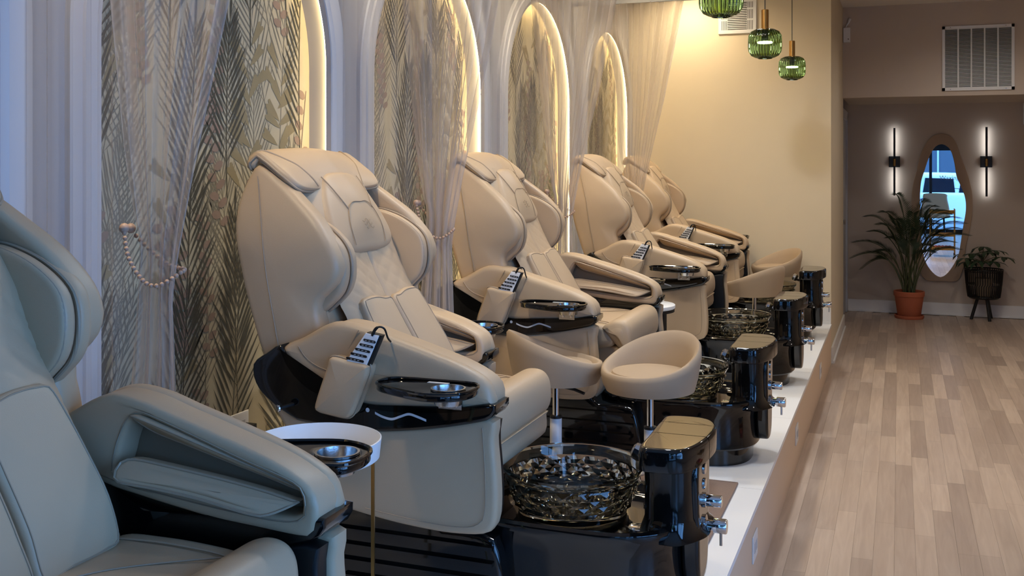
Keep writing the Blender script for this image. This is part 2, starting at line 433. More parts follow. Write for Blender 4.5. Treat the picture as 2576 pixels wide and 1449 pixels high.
for i in range(13):
    mauve += sprig_print(rw.uniform(-0.6, 0.6), rw.uniform(0.3, 2.1), rw.uniform(0.35, 0.55), rw.uniform(-0.25, 0.25), 8, rw.uniform(0.02, 0.028))
for i in range(16):
    x, z = rw.uniform(-0.6, 0.6), rw.uniform(0.3, 2.2)
    for k in range(6): olive.append(leafq(x + rw.uniform(-0.02, 0.02), z + k * 0.075, rw.choice((-1, 1)) * rw.uniform(0.5, 1.1), 0.11, 0.022, 2))
arch_poly = arch_path(AW + 0.01)
wp_me = finish('wallpaper_panel', [(0, a, b) for a, b in arch_poly], [tuple(range(len(arch_poly)))], False)
pr_me = [print_mesh('leaf_print', mid, 0.0006), print_mesh('leaf_print', olive, 0.0011), print_mesh('leaf_print', mauve, 0.0016), print_mesh('leaf_print', dark, 0.0021)]
tr_o, tr_i = arch_path(AW + 0.095), arch_path(AW)
def trim_mesh():
    prof = [(0.0, -0.001), (-0.019, -0.001), (-0.019, 0.022), (-0.016, 0.026), (0, 0.028), (0.006, 0.032), (0.05, 0.032), (0.054, 0.024), (0.089, 0.024), (0.095, 0.018), (0.095, 0)]
    rings = []
    for off, dx in prof: rings.append([(dx, a, b) for a, b in arch_path(AW + off)])
    return finish('trim', *rings_mesh(rings, False, False, False), True, 30)
def led_mesh(full):
    a = [p for p in arch_path(AW - 0.002) if full or not (p[0] < -0.30 and p[1] < SPR + 0.45)]
    return finish('strip', *rings_mesh([[(-0.004, y_, z_) for y_, z_ in a], [(-0.004, y_ * k_, SPR + (z_ - SPR) * k_ if z_ > SPR else z_) for (y_, z_), k_ in zip(a, [(AW - 0.018) / (AW - 0.002)] * len(a))]], False, False, False), False)
tm, led_full, led_part = trim_mesh(), led_mesh(True), led_mesh(False)
ordn = ['nearest the window', 'second from the window', 'third from the window', 'fourth from the window', 'farthest from the window']
for i, yc in enumerate(CHY):
    w_ = link('wallpaper_panel', wp_me, 'wallpaper', wall, (WX - ND, yc, 0))
    for me_, m_ in zip(pr_me, ('print_mid', 'print_olive', 'print_mauve', 'print_dark')):
        link('leaf_print', me_, m_, w_)
    t = link('trim_%d' % (i + 1), tm, 'paint_trim', None, (WX, yc, 0)); struct(t, 'white moulding around the arched niche, ' + ordn[i])
    s = link('light_strip', led_full if i >= 2 else led_part, 'led_bright' if i >= 2 else 'led', None, (WX, yc, 0))
    tag(s, 'warm glowing light strip inside the arched niche ' + ordn[i], 'light strip', 'light strips in the arches')

we = MB().add(box(WX - 0.2, EX, YEND, YEND + 0.12, 0, ZC)).build('wall_end', 'paint_end', smooth=False); struct(we, 'warm beige wall closing the row of pedicure chairs')
ws = MB().add(box(EX - 0.12, EX, YEND + 0.12, 10.5, -0.1, ZC)).add(box(EX - 0.2, EX - 0.07, 10.5, YBACK, -0.1, ZC)).build('wall_side', 'paint_end', smooth=False); struct(ws, 'short beige side wall past the platform')
wb = MB().add(box(EX - 0.2, XR, YBACK, YBACK + 0.12, -0.1, ZC)).build('wall_back', 'paint_back', smooth=False); struct(wb, 'taupe back wall behind the mirror')
wh = MB().add(box(EX, XR, YHEAD, YBACK, 2.2, ZC)).build('wall_header', 'paint_back', smooth=False); struct(wh, 'lowered taupe header with the large air grille')
wr = MB().add(box(XR, XR + 0.12, YFRONT, -1.0, -0.1, ZC)).add(box(XR, XR + 0.12, 2.2, YBACK, -0.1, ZC)).add(box(XR, XR + 0.12, -1.0, 2.2, -0.1, 0.3)).add(box(XR, XR + 0.12, -1.0, 2.2, 2.8, ZC)).build('wall_right', 'paint_back', smooth=False)
w3 = MB().add(box(XR + 0.05, XR + 0.055, -1.0, 2.2, 0.3, 2.8)).build('window_3', 'pane', smooth=False); struct(w3, 'tall side window on the street side')
for yy in (0.03, 1.1): MB().add(box(XR + 0.02, XR + 0.08, yy, yy + 0.05, 0.3, 2.8)).build('mullion', 'black_matt', w3, smooth=False); struct(wr, 'right wall of the salon outside the view')
ce = MB().add(box(WX - 0.2, XR + 0.12, YFRONT - 0.1, YBACK + 0.12, ZC, ZC + 0.1)).build('ceiling', 'paint_ceiling', smooth=False); struct(ce, 'plain white ceiling')
def bb(name, x0, x1, y0, y1, z0, lab):
    b = MB().add(box(x0, x1, y0, y1, z0, z0 + 0.125))
    o = b.build(name, 'baseboard', smooth=False); struct(o, lab)
    if x1 - x0 > y1 - y0: MB().add(box(x0, x1, y0 - 0.012, y0, z0, z0 + 0.018)).build('shoe_moulding', 'baseboard', o, smooth=False)
    else: MB().add(box(x1, x1 + 0.012, y0, y1, z0, z0 + 0.018)).build('shoe_moulding', 'baseboard', o, smooth=False)
bb('baseboard_back', EX - 0.07, XR, YBACK - 0.016, YBACK, 0, 'white baseboard below the mirror wall')
bb('baseboard_end', -1.0, EX, YEND - 0.014, YEND, P, 'white baseboard on the beige end wall')
bb('baseboard_side', EX, EX + 0.014, YEND + 0.02, 10.5, 0, 'white baseboard on the short side wall')
# white door in the recess
d = MB().add(box(EX - 0.066, EX - 0.03, 10.62, 11.6, 0.005, 2.03)).build('door_1', 'paint_trim', smooth=False); struct(d, 'white door in the recess beside the mirror wall')
MB().add(box(EX - 0.07, EX - 0.01, 11.6, 11.70, 0, 2.1)).add(box(EX - 0.07, EX - 0.01, 10.52, 10.62, 0, 2.1)).add(box(EX - 0.07, EX - 0.01, 10.52, 11.70, 2.03, 2.12)).build('casing', 'paint_trim', d, smooth=False)
MB().add(lathe(disc_prof(0.025, 0.04), 16), axis_map((EX - 0.03, 10.72, 1.0), (1, 0, 0))).build('door_knob', 'chrome', d)

# storefront behind the camera (seen in the mirror, lets the daylight in)
wf = MB().add(box(WX - 0.2, -2.0, YFRONT - 0.1, YFRONT, 0, ZC)).add(box(2.45, XR + 0.12, YFRONT - 0.1, YFRONT, 0, ZC))
wf.add(box(-2.0, 0.1, YFRONT - 0.1, YFRONT, 0, ZC)).add(box(-2.0, XR, YFRONT - 0.1, YFRONT, 2.8, ZC)).add(box(0.1, 2.45, YFRONT - 0.1, YFRONT, -0.1, 0.1)).add(box(WX, XR, YFRONT - 0.1, YFRONT, -0.1, 0.0))
wf = wf.build('wall_front', 'black_matt', smooth=False); struct(wf, 'dark storefront wall with large windows')
for i, (x0, x1, z0, z1) in enumerate(((0.1, 2.45, 0.1, 2.8),)):
    o = MB().add(box(x0, x1, YFRONT - 0.052, YFRONT - 0.048, z0, z1)).build('window_%d' % (i + 1), 'pane', smooth=False); struct(o, 'storefront window pane')
    for xm in [0.62, 1.75]:
        MB().add(box(xm, xm + 0.06, YFRONT - 0.08, YFRONT - 0.02, z0, z1)).build('mullion', 'black_matt', o, smooth=False)
    if i == 0:
        cu = bpy.data.curves.new('lettering', 'FONT'); cu.body = 'Waxing'; cu.size = 0.13; cu.extrude = 0.0005
        tmp = bpy.data.objects.new('lettering_tmp', cu); COL.objects.link(tmp)
        dg = bpy.context.evaluated_depsgraph_get(); me_ = bpy.data.meshes.new_from_object(tmp.evaluated_get(dg))
        bpy.data.objects.remove(tmp); me_.materials.clear()
        link('lettering', me_, 'white_plastic', o, (0.83, YFRONT - 0.055, 1.19), (math.pi / 2, 0, 0))

# ------------------------------------------------------------------ pedicure chairs
CO = (1.45, 0, 0)              # outlines below are measured from the arch wall side; origin of a chair is its base centre
spine_pts = [(-1.785, 1.30), (-1.755, 1.25), (-1.705, 1.15), (-1.65, 1.02), (-1.605, 0.92), (-1.555, 0.83), (-1.50, 0.74), (-1.44, 0.64), (-1.40, 0.55)]
SP = catmull(spine_pts, 80, False)
SL = [0]
for a, b in zip(SP, SP[1:]): SL.append(SL[-1] + math.dist(a, b))
def spine(s, h):
    """point s metres down the backrest line, h in front of it"""
    s = max(0, min(SL[-1] - 1e-6, s)); j = max(i for i in range(len(SL) - 1) if SL[i] <= s)
    t = (s - SL[j]) / (SL[j + 1] - SL[j]); a, b = SP[j], SP[j + 1]
    tx, tz = b[0] - a[0], b[1] - a[1]; l = math.hypot(tx, tz)
    return a[0] + tx * t - tz / l * h, a[1] + tz * t + tx / l * h
def s_at(z): return min(range(len(SP)), key=lambda i: abs(SP[i][1] - z)) / (len(SP) - 1) * SL[-1]
def on_back(y, h, s): x, z = spine(s, h); return (x, y, z)

shell_o = [(-1.794, 1.276), (-1.83, 1.24), (-1.862, 1.174), (-1.875, 1.11), (-1.873, 1.05), (-1.86, 0.986), (-1.841, 0.906), (-1.81, 0.806), (-1.77, 0.70), (-1.70, 0.60),
           (-1.60, 0.60), (-1.57, 0.72), (-1.577, 0.798), (-1.590, 0.845), (-1.584, 0.878), (-1.562, 0.90), (-1.533, 0.928), (-1.519, 0.962), (-1.52, 0.99), (-1.531, 1.02), (-1.555, 1.06), (-1.59, 1.11), (-1.637, 1.156), (-1.71, 1.219)]
core_o = [(-1.80, 1.27), (-1.855, 1.18), (-1.87, 1.10), (-1.858, 0.986), (-1.84, 0.906), (-1.81, 0.806), (-1.77, 0.70), (-1.70, 0.58), (-1.60, 0.50), (-1.46, 0.50), (-1.53, 0.70), (-1.60, 0.85), (-1.66, 0.97), (-1.74, 1.14)]
wing_o = [(-1.735, 1.108), (-1.686, 1.118), (-1.631, 1.104), (-1.582, 1.078), (-1.541, 1.04), (-1.522, 0.997), (-1.521, 0.942), (-1.536, 0.898), (-1.566, 0.866), (-1.60, 0.838), (-1.63, 0.828), (-1.655, 0.87), (-1.69, 0.96), (-1.725, 1.04)]
arm_o = [(-1.674, 0.746), (-1.607, 0.779), (-1.535, 0.818), (-1.487, 0.829), (-1.417, 0.82), (-1.348, 0.80), (-1.258, 0.775), (-1.147, 0.742), (-1.093, 0.722), (-1.051, 0.70), (-1.030, 0.68), (-1.019, 0.645),
         (-1.022, 0.628), (-1.147, 0.604), (-1.286, 0.593), (-1.405, 0.598), (-1.547, 0.624), (-1.607, 0.656), (-1.644, 0.697)]
armi_o = [(-1.64, 0.757), (-1.60, 0.777), (-1.535, 0.812), (-1.487, 0.826), (-1.417, 0.818), (-1.348, 0.798), (-1.258, 0.773), (-1.147, 0.740), (-1.093, 0.720), (-1.051, 0.698), (-1.030, 0.680), (-1.020, 0.65), (-1.022, 0.63), (-1.03, 0.605), (-1.056, 0.597),
          (-1.15, 0.602), (-1.243, 0.608), (-1.339, 0.62), (-1.421, 0.632), (-1.50, 0.645), (-1.58, 0.67), (-1.63, 0.71)]
hole_o = [(-1.062, 0.683), (-1.10, 0.698), (-1.181, 0.720), (-1.275, 0.749), (-1.372, 0.778), (-1.42, 0.788), (-1.447, 0.765), (-1.468, 0.71), (-1.465, 0.668), (-1.339, 0.65), (-1.212, 0.638), (-1.111, 0.632), (-1.058, 0.638), (-1.054, 0.66)]
flapU_o = [(-1.43, 0.792), (-1.364, 0.778), (-1.236, 0.740), (-1.144, 0.712), (-1.094, 0.694), (-1.066, 0.678), (-1.072, 0.672), (-1.144, 0.690), (-1.236, 0.710), (-1.331, 0.732), (-1.41, 0.752)]
flapL_o = [(-1.445, 0.702), (-1.42, 0.708), (-1.355, 0.702), (-1.229, 0.687), (-1.137, 0.674), (-1.075, 0.663), (-1.062, 0.660), (-1.107, 0.640), (-1.143, 0.638), (-1.26, 0.655), (-1.355, 0.665), (-1.428, 0.671), (-1.446, 0.682)]
band_o = [(-1.674, 0.755), (-1.72, 0.73), (-1.755, 0.709), (-1.769, 0.689), (-1.765, 0.652), (-1.743, 0.616), (-1.699, 0.582), (-1.638, 0.55), (-1.607, 0.54), (-1.50, 0.532), (-1.371, 0.531), (-1.202, 0.553), (-1.051, 0.586), (-1.016, 0.606), (-1.017, 0.637),
          (-1.147, 0.614), (-1.286, 0.603), (-1.405, 0.608), (-1.547, 0.634), (-1.607, 0.666), (-1.644, 0.705)]
low_o = [(-1.72, 0.60), (-1.66, 0.50), (-1.60, 0.40), (-1.511, 0.318), (-1.371, 0.287), (-1.202, 0.272), (-1.093, 0.274), (-1.035, 0.286), (-1.014, 0.315), (-1.008, 0.37), (-1.011, 0.447), (-1.019, 0.53), (-1.027, 0.595), (-1.20, 0.56), (-1.371, 0.54), (-1.55, 0.545), (-1.66, 0.575)]
pocket_o = [(-1.478, 0.741), (-1.42, 0.733), (-1.367, 0.727), (-1.362, 0.71), (-1.372, 0.68), (-1.404, 0.605), (-1.416, 0.585), (-1.437, 0.576), (-1.50, 0.583), (-1.524, 0.588), (-1.53, 0.602), (-1.513, 0.653), (-1.491, 0.711)]
tray_o = [(-1.315, 0.475), (-1.29, 0.425), (-1.18, 0.418), (-1.075, 0.418), (-1.042, 0.44), (-1.034, 0.50), (-1.055, 0.555), (-1.11, 0.583), (-1.17, 0.578), (-1.295, 0.52)]
def circ(cx, cy, r, n=24): return [(cx + r * math.cos(2 * math.pi * k / n), cy + r * math.sin(2 * math.pi * k / n)) for k in range(n)]

PARTS = []                     # (name, mesh, material, move group, index of owner part or None, label)
def part(name, vf, m, grp, owner=None, label=None, smooth=True, angle=40):
    mb = vf if isinstance(vf, MB) else MB().add(vf)
    if grp in ('back', 'pad'):                                  # the back narrows towards its top
        nv = []
        for x, y, z in mb.v:
            t = max(0.0, min(1.0, (z - 1.03) / 0.27)); t = t * t * (3 - 2 * t) * 0.6 + t * 0.4
            nv.append((x - 0.045 * t * min(1, abs(y) / 0.34), y * (1 - 0.23 * t), z))
        mb.v = nv
    PARTS.append((name, mb.me(name, smooth, angle, CO), m, grp, owner, label)); return len(PARTS) - 1
plan = lambda a, y, b: (a, b, y)
# backrest
part('back_core', slab(core_o, -0.30, 0.30, 0.03), 'leather', 'back')
for s in (-1, 1):
    sh = part('side_shell', slab(shell_o, s * 0.352, s * 0.275, 0.022, 0.012, 0, 72), 'leather', 'back')
    part('seam', tube([(x, s * 0.3635, z) for x, z in catmull([(-1.79, 1.24), (-1.77, 1.1), (-1.75, 0.95), (-1.72, 0.80), (-1.70, 0.7)], 20, False)], 0.0016, 5), 'leather_seam', 'back', sh)
    wi = part('shoulder_wing', slab(inset(catmull(wing_o, 56), -0.003), s * 0.312, s * 0.268, 0.016, 0, 0.004, 56), 'leather', 'back')
    part('wing_cushion', slab(inset(catmull(wing_o, 56), -0.003), s * 0.266, s * 0.228, 0.014, 0, 0.008, 56), 'leather', 'back', wi)
    part('piping', tube([(x, s * 0.268, z) for x, z in inset(catmull(wing_o, 60), -0.003)], 0.0045, 6, True), 'leather_seam', 'back', wi)
    part('piping', tube([(x, s * 0.236, z) for x, z in inset(catmull(wing_o, 60), 0.002)], 0.0035, 6, True), 'leather_seam', 'back', wi)
# centre backrest: grid with quilted upper lobes
NY, NS = 60, 90; rows = []; s0, s1 = s_at(1.24), SL[-1]
for i in range(NS + 1):
    s = lerp(s0, s1, i / NS); row = []
    for j in range(NY + 1):
        y = lerp(-0.245, 0.245, j / NY); e = 1 - (abs(y) / 0.245) ** 6
        h = 0.030 * e + 0.008 * math.exp(-((abs(y) - 0.13) / 0.07) ** 2)
        h -= 0.010 * math.exp(-(abs(y) / 0.006) ** 2)
        z = spine(s, 0)[1]
        if abs(y) > 0.02 and 0.80 < z < 1.02:
            d1 = abs(((s + abs(y) * 0.8) / 0.062) % 1 - 0.5); d2 = abs(((s - abs(y) * 0.8) / 0.062) % 1 - 0.5)
            h -= 0.0032 * max(0, (max(d1, d2) - 0.40) / 0.10)
        row.append(on_back(y, h, s))
    rows.append(row)
bk = rings_mesh(rows, False, False, False)
back_i = part('backrest', bk, 'leather', 'pad', angle=60)
for s in (-1, 1):
    o = [(s * 0.006, s_at(0.83)), (s * 0.05, s_at(0.838)), (s * 0.10, s_at(0.847)), (s * 0.155, s_at(0.852)), (s * 0.19, s_at(0.835)), (s * 0.203, s_at(0.78)), (s * 0.21, s_at(0.70)), (s * 0.212, s_at(0.63)), (s * 0.20, SL[-1] - 0.016), (s * 0.16, SL[-1] - 0.004), (s * 0.08, SL[-1] - 0.003), (s * 0.006, SL[-1] - 0.004), (s * 0.004, s_at(0.64)), (s * 0.004, s_at(0.74))]
    lp = part('lumbar_pad', slab(o, 0.01, 0.046, 0.012, 0, 0.005, 48, mp=lambda a, h, b: on_back(a, h, b)), 'leather', 'pad')
    part('stitching', tube([on_back(a, 0.0462, b) for a, b in inset(catmull(o, 60), 0.010)], 0.0016, 5, True), 'leather_seam', 'pad', lp)
# pillow
po = [(-0.11, s_at(1.222)), (0, s_at(1.232)), (0.11, s_at(1.222)), (0.16, s_at(1.18)), (0.182, s_at(1.12)), (0.19, s_at(1.05)), (0.17, s_at(1.0)), (0.10, s_at(0.985)), (0, s_at(0.982)), (-0.10, s_at(0.985)), (-0.17, s_at(1.0)), (-0.19, s_at(1.05)), (-0.182, s_at(1.12)), (-0.16, s_at(1.18))]
pi_ = part('headrest_pillow', slab(po, -0.01, 0.048, 0.026, 0, 0.018, 64, mp=on_back and (lambda a, h, b: on_back(a, h, b))), 'leather', 'back')
part('piping', tube([on_back(a, 0.02, b) for a, b in inset(catmull(po, 64), -0.001)], 0.0042, 6, True), 'leather_seam', 'back', pi_)
io = [(-0.10, s_at(1.0)), (-0.105, s_at(1.06)), (-0.085, s_at(1.11)), (-0.05, s_at(1.125)), (0, s_at(1.13)), (0.05, s_at(1.125)), (0.085, s_at(1.11)), (0.105, s_at(1.06)), (0.10, s_at(1.0))]
part('stitching', tube([on_back(a, 0.0665 - 0.30 * a * a - 0.5 * abs(b - s_at(1.11)) ** 2 * 1.6, b) for a, b in catmull(io, 50, False)], 0.0015, 5), 'leather_seam', 'back', pi_)
for s in (-1, 1):
    part('stitching', tube([on_back(a, 0.065 - 0.30 * a * a - 0.5 * abs(b - s_at(1.11)) ** 2 * 2.2, b) for a, b in catmull([(s * 0.085, s_at(1.11)), (s * 0.115, s_at(1.16)), (s * 0.14, s_at(1.215))], 12, False)], 0.002, 5), 'leather_seam', 'back', pi_)
for k in range(3):
    part('emblem', tube([on_back(-0.032 + k * 0.006 + 0.05 * t / 12, 0.0668, s_at(1.075) + 0.012 * k + 0.006 * math.sin(t * 0.8)) for t in range(13)], 0.0008, 4), 'leather_seam', 'back', pi_, 'small embossed wave emblem')
# pad draped over the top of the back
tp_c = catmull([(-1.905, 1.262), (-1.90, 1.295), (-1.865, 1.318), (-1.81, 1.318), (-1.765, 1.298), (-1.74, 1.265), (-1.72, 1.235), (-1.705, 1.20)], 31, False)
tp_s = catmull([(-1.835, 1.255), (-1.83, 1.285), (-1.80, 1.312), (-1.765, 1.296), (-1.725, 1.265), (-1.69, 1.235), (-1.66, 1.20), (-1.635, 1.165)], 31, False)
def top_sheet(y, u, h):
    e = min(1, abs(y) / 0.345); e = e * e
    def at(i): return tuple(lerp(p, q, e) for p, q in zip(tp_c[i], tp_s[i]))
    k = min(29, int(u * 30)); t = u * 30 - k; a, b = at(k), at(k + 1)
    x, z = lerp(a[0], b[0], t), lerp(a[1], b[1], t)
    i = max(1, min(29, k)); pa, pb = at(i - 1), at(i + 1); tx, tz = pb[0] - pa[0], pb[1] - pa[1]; l = math.hypot(tx, tz)
    return (x - tz / l * h, y, z + tx / l * h)
tpo = [(-0.345, 0.03), (-0.2, 0.0), (0, 0.0), (0.2, 0.0), (0.34, 0.03), (0.355, 0.25), (0.35, 0.50), (0.33, 0.74), (0.28, 0.90), (0.15, 0.99), (0, 0.99), (-0.15, 0.99), (-0.28, 0.90), (-0.33, 0.74), (-0.35, 0.50), (-0.355, 0.25)]
tp = part('top_pad', slab(tpo, -0.026, 0.004, 0.012, 0, 0.005, 72, mp=lambda a, h, b: top_sheet(a, max(0, min(1, b)), h)), 'leather', 'back')
part('piping', tube([top_sheet(a, max(0, min(1, b)), -0.011) for a, b in inset(catmull(tpo, 90), -0.003)], 0.004, 6, True), 'leather_seam', 'back', tp)
for s in (-1, 1):
    part('piping', tube([top_sheet(a, b, 0.006) for a, b in catmull([(s * 0.345, 0.12), (s * 0.30, 0.32), (s * 0.26, 0.55), (s * 0.20, 0.80), (s * 0.17, 0.95)], 24, False)], 0.003, 5), 'leather_seam', 'back', tp)
# arms, black bands, lower side panels, trays
for s, g in ((-1, 'near'), (1, 'far')):
    ar = part('armrest', slab(arm_o, s * 0.402, s * 0.345, 0.024, 0.004, 0, 80), 'leather', g)
    part('arm_frame', ring_slab(armi_o, hole_o, s * 0.370, s * 0.288, 0.012), 'leather', g, ar)
    part('stitching', tube([(x, s * 0.2876, z) for x, z in inset(catmull(hole_o, 70), -0.009)], 0.0014, 4, True), 'leather_seam', g, ar)
    part('recess_shade', slab(hole_o, s * 0.352, s * 0.3435, 0.002), 'leather_dark', g, ar)  # darker sheet standing in for the deep shade between the flaps
    part('massage_flap', slab(flapU_o, 0.346, 0.322, 0.006, 0, 0.006, 56, mp=lambda a, y, b: (a, s * (y - 1.25 * max(0, b - (0.700 - 0.24 * (a + 1.2)))), b)), 'leather', g, ar)
    part('piping', tube([(x, s * (0.323 - 1.25 * max(0, z - (0.700 - 0.24 * (x + 1.2)))), z) for x, z in inset(catmull(flapU_o, 60), 0.002)], 0.0022, 5, True), 'leather_seam', g, ar)
    part('massage_flap', slab(flapL_o, 0.345, 0.318, 0.008, 0, 0.008, 56, mp=lambda a, y, b: (a, s * (y - 0.9 * max(0, (0.715 - 0.18 * (a + 1.2)) - b)), b)), 'leather', g, ar)
    part('piping', tube([(x, s * (0.320 - 0.9 * max(0, (0.715 - 0.18 * (x + 1.2)) - z)), z) for x, z in inset(catmull(flapL_o, 60), 0.001)], 0.003, 5, True), 'leather_seam', g, ar)
    seam = MB().add(tube([(x, s * 0.4045, z) for x, z in catmull([(-1.615, 0.755), (-1.585, 0.72), (-1.53, 0.695), (-1.45, 0.687), (-1.36, 0.692), (-1.25, 0.678), (-1.16, 0.664), (-1.10, 0.664), (-1.062, 0.672)], 50, False)], 0.0018, 5))
    seam.add(tube([(x, s * 0.4035, z) for x, z in catmull([(-1.42, 0.812), (-1.45, 0.76), (-1.475, 0.72)], 12, False)], 0.0014, 4))
    part('seam', seam, 'leather_seam', g, ar)
    ba = part('side_band', slab(band_o, s * 0.408, s * 0.292, 0.01, 0, 0, 90), 'black_gloss', g, None, 'glossy black band around the arm')
    wv = catmull([(-1.366, 0.586), (-1.342, 0.577), (-1.314, 0.573), (-1.288, 0.582), (-1.262, 0.591), (-1.236, 0.586), (-1.209, 0.578)], 40, False)
    up = [(x, s * 0.4092, z + 0.0034) for x, z in wv]; dn = [(x, s * 0.4092, z - 0.0034) for x, z in wv]
    mk = MB().add(rings_mesh([up, dn], False, False, False)).add(([(x, s * 0.4092, z) for x, z in circ(-1.389, 0.592, 0.0062, 16)], [tuple(range(16))]))
    part('wave_mark', mk, 'white_mark', g, ba, 'pale dot and wave line mark')
    kn = MB().add(lathe(disc_prof(0.011, 0.008), 16), axis_map((-1.648, s * 0.448, 0.585), (-0.6, s * 0.75, -0.1)))
    part('band_knob', kn, 'chrome', g, ba, 'small chrome knob')
    part('knob_stalk', tube([(-1.63, s * 0.405, 0.588), (-1.648, s * 0.45, 0.585)], 0.006, 8), 'black_matt', g, ba)
    lo = part('side_panel', slab(low_o, s * 0.396, s * 0.34, 0.016, 0.006, 0, 80), 'leather', g)
    part('seam', tube([(x, s * 0.4015, z) for x, z in catmull([(-1.048, 0.57), (-1.04, 0.45), (-1.04, 0.35), (-1.06, 0.31), (-1.12, 0.296), (-1.25, 0.30), (-1.4, 0.315)], 40, False)], 0.0014, 4), 'leather_seam', g, lo)
    part('inner_panel', slab(inset(catmull(low_o, 60), 0.012), s * 0.345, s * 0.30, 0.01), 'black_matt', g, lo)
    ty = [(a, s * b) for a, b in tray_o]; cc = (-1.102, s * 0.503)
    tr_ = part('side_tray', ring_slab(ty, circ(*cc, 0.040), 0.672, 0.690, 0.004, 72, mp=plan), 'black_gloss', g, None, 'black tray on the arm')
    part('tray_rim', tube([(a, b, 0.692) for a, b in catmull(ty, 70)], 0.0045, 6, True), 'black_gloss', g, tr_)
    cup = [(0.046, 0.691), (0.046, 0.695), (0.041, 0.695), (0.038, 0.675), (0.034, 0.655), (0.0, 0.652), (0.0, 0.650), (0.036, 0.652), (0.041, 0.672), (0.042, 0.691)]
    part('tray_cup', lathe(cup, 28, (cc[0], cc[1], 0), False, False), 'steel', g, tr_, 'brushed steel cup holder')
    part('tray_sticker', box(-1.19, -1.13, min(s * 0.43, s * 0.445), max(s * 0.43, s * 0.445), 0.690, 0.6908), 'white_mark', g, tr_, smooth=False)
    br = MB().add(box(-1.172, -1.104, min(s * 0.398, s * 0.41), max(s * 0.398, s * 0.41), 0.615, 0.672)).add(box(-1.16, -1.12, min(s * 0.40, s * 0.47), max(s * 0.40, s * 0.47), 0.665, 0.673))
    part('tray_bracket', br, 'steel', g, tr_, smooth=False)
    for x in (-1.155, -1.12):
        part('screw', MB().add(lathe(disc_prof(0.006, 0.004, 0.001), 10), axis_map((x, s * 0.409, 0.628), (0, s, 0))), 'chrome', g, tr_)
pk = part('remote_pocket', slab(pocket_o, -0.464, -0.402, 0.014, 0.006, 0, 64), 'leather', 'near', None, 'leather pocket hanging on the arm')
part('piping', tube([(x, -0.444, z) for x, z in inset(catmull(pocket_o, 70), -0.002)], 0.003, 5, True), 'leather_seam', 'near', pk)
# seat
seat_o = [(-1.46, 0.49), (-1.47, 0.54), (-1.45, 0.572), (-1.36, 0.578), (-1.27, 0.577), (-1.19, 0.57), (-1.16, 0.55), (-1.15, 0.50), (-1.20, 0.475), (-1.35, 0.475)]
se = part('seat_cushion', slab(seat_o, -0.272, 0.272, 0.028, 0.006, 0.006, 56), 'leather', 'seat')
part('seam', MB().add(tube([(x, 0.215, z) for x, z in catmull([(-1.44, 0.577), (-1.34, 0.582), (-1.24, 0.58), (-1.185, 0.575)], 20, False)], 0.002, 5)).add(tube([(x, -0.215, z) for x, z in catmull([(-1.44, 0.577), (-1.34, 0.582), (-1.24, 0.58), (-1.185, 0.575)], 20, False)], 0.002, 5)).add(tube([(-1.19 - 0.19 * math.cos(t * math.pi / 24 - math.pi / 2) , -0.2 + 0.4 * t / 24, 0.5795) for t in range(25)], 0.0018, 5)), 'leather_seam', 'seat', se)
roll_o = [(-1.205, 0.565), (-1.17, 0.592), (-1.136, 0.603), (-1.10, 0.597), (-1.078, 0.572), (-1.071, 0.53), (-1.074, 0.49), (-1.09, 0.466), (-1.115, 0.466), (-1.15, 0.50), (-1.19, 0.54)]
ro = part('front_roll', slab(roll_o, -0.282, 0.282, 0.03, 0.008, 0.008, 48), 'leather', 'seat')
leg_o = [(-1.09, 0.475), (-1.078, 0.46), (-1.08, 0.405), (-1.12, 0.375), (-1.18, 0.345), (-1.235, 0.26), (-1.26, 0.24), (-1.33, 0.24), (-1.33, 0.48)]
part('leg_panel', slab(leg_o, -0.245, 0.245, 0.018, 0, 0, 48), 'leather', 'seat')
# base, tub body
part('base', slab([(-1.74, 0.02), (-1.74, 0.46), (-1.70, 0.50), (-1.3, 0.48), (-1.26, 0.44), (-1.24, 0.26), (-1.2, 0.24), (-1.1, 0.24), (-1.05, 0.2), (-1.05, 0.02), (-1.3, 0.0), (-1.5, 0.0)], -0.285, 0.285, 0.015, n=60), 'black_gloss', 'base')
for k in range(4):
    part('base_ridge', box(-1.62 + 0.03 * k, -1.06, -0.30, 0.30, 0.205 - 0.045 * k - 0.004, 0.205 - 0.045 * k + 0.006), 'black_gloss', 'base', smooth=False)
def tub_plan(g, n=64):
    """rounded plan of the foot bath, grown by g"""
    pts = []
    for k in range(n):
        a = 2 * math.pi * k / n; ca, sa = math.cos(a), math.sin(a)
        ex = 0.85 if ca > 0 else 0.45
        x = -0.80 + (0.236 + g if ca > 0 else 0.45 + g) * math.copysign(abs(ca) ** ex, ca); y = (0.252 + g) * math.copysign(abs(sa) ** 0.8, sa)
        pts.append((x, y))
    return pts
tz = [(-0.035, 0.0), (-0.035, 0.066), (-0.010, 0.070), (-0.004, 0.078), (-0.008, 0.12), (-0.008, 0.20), (0.0, 0.245), (0.006, 0.258), (0.004, 0.268), (-0.006, 0.274), (-0.022, 0.270), (-0.034, 0.246), (-0.042, 0.240), (-0.07, 0.239)]
part('tub_body', rings_mesh([[(x, y, z) for x, y in tub_plan(g)] for g, z in tz]), 'black_gloss', 'base')
col_o = lambda g: [(-0.668 + 0.0 - g, -0.125 - g), (-0.60, -0.15 - g), (-0.555, -0.135 - g), (-0.535 + g, -0.08), (-0.532 + g, 0.0), (-0.535 + g, 0.08), (-0.555, 0.135 + g), (-0.60, 0.15 + g), (-0.668 - g, 0.125 + g), (-0.672 - g, 0.0)]
part('column', rings_mesh([[(x, y, z) for x, y in catmull(col_o(g), 40)] for g, z in ((0.03, 0.236), (0.012, 0.25), (0.0, 0.29), (0.0, 0.40), (0.004, 0.452))]), 'black_gloss', 'base')
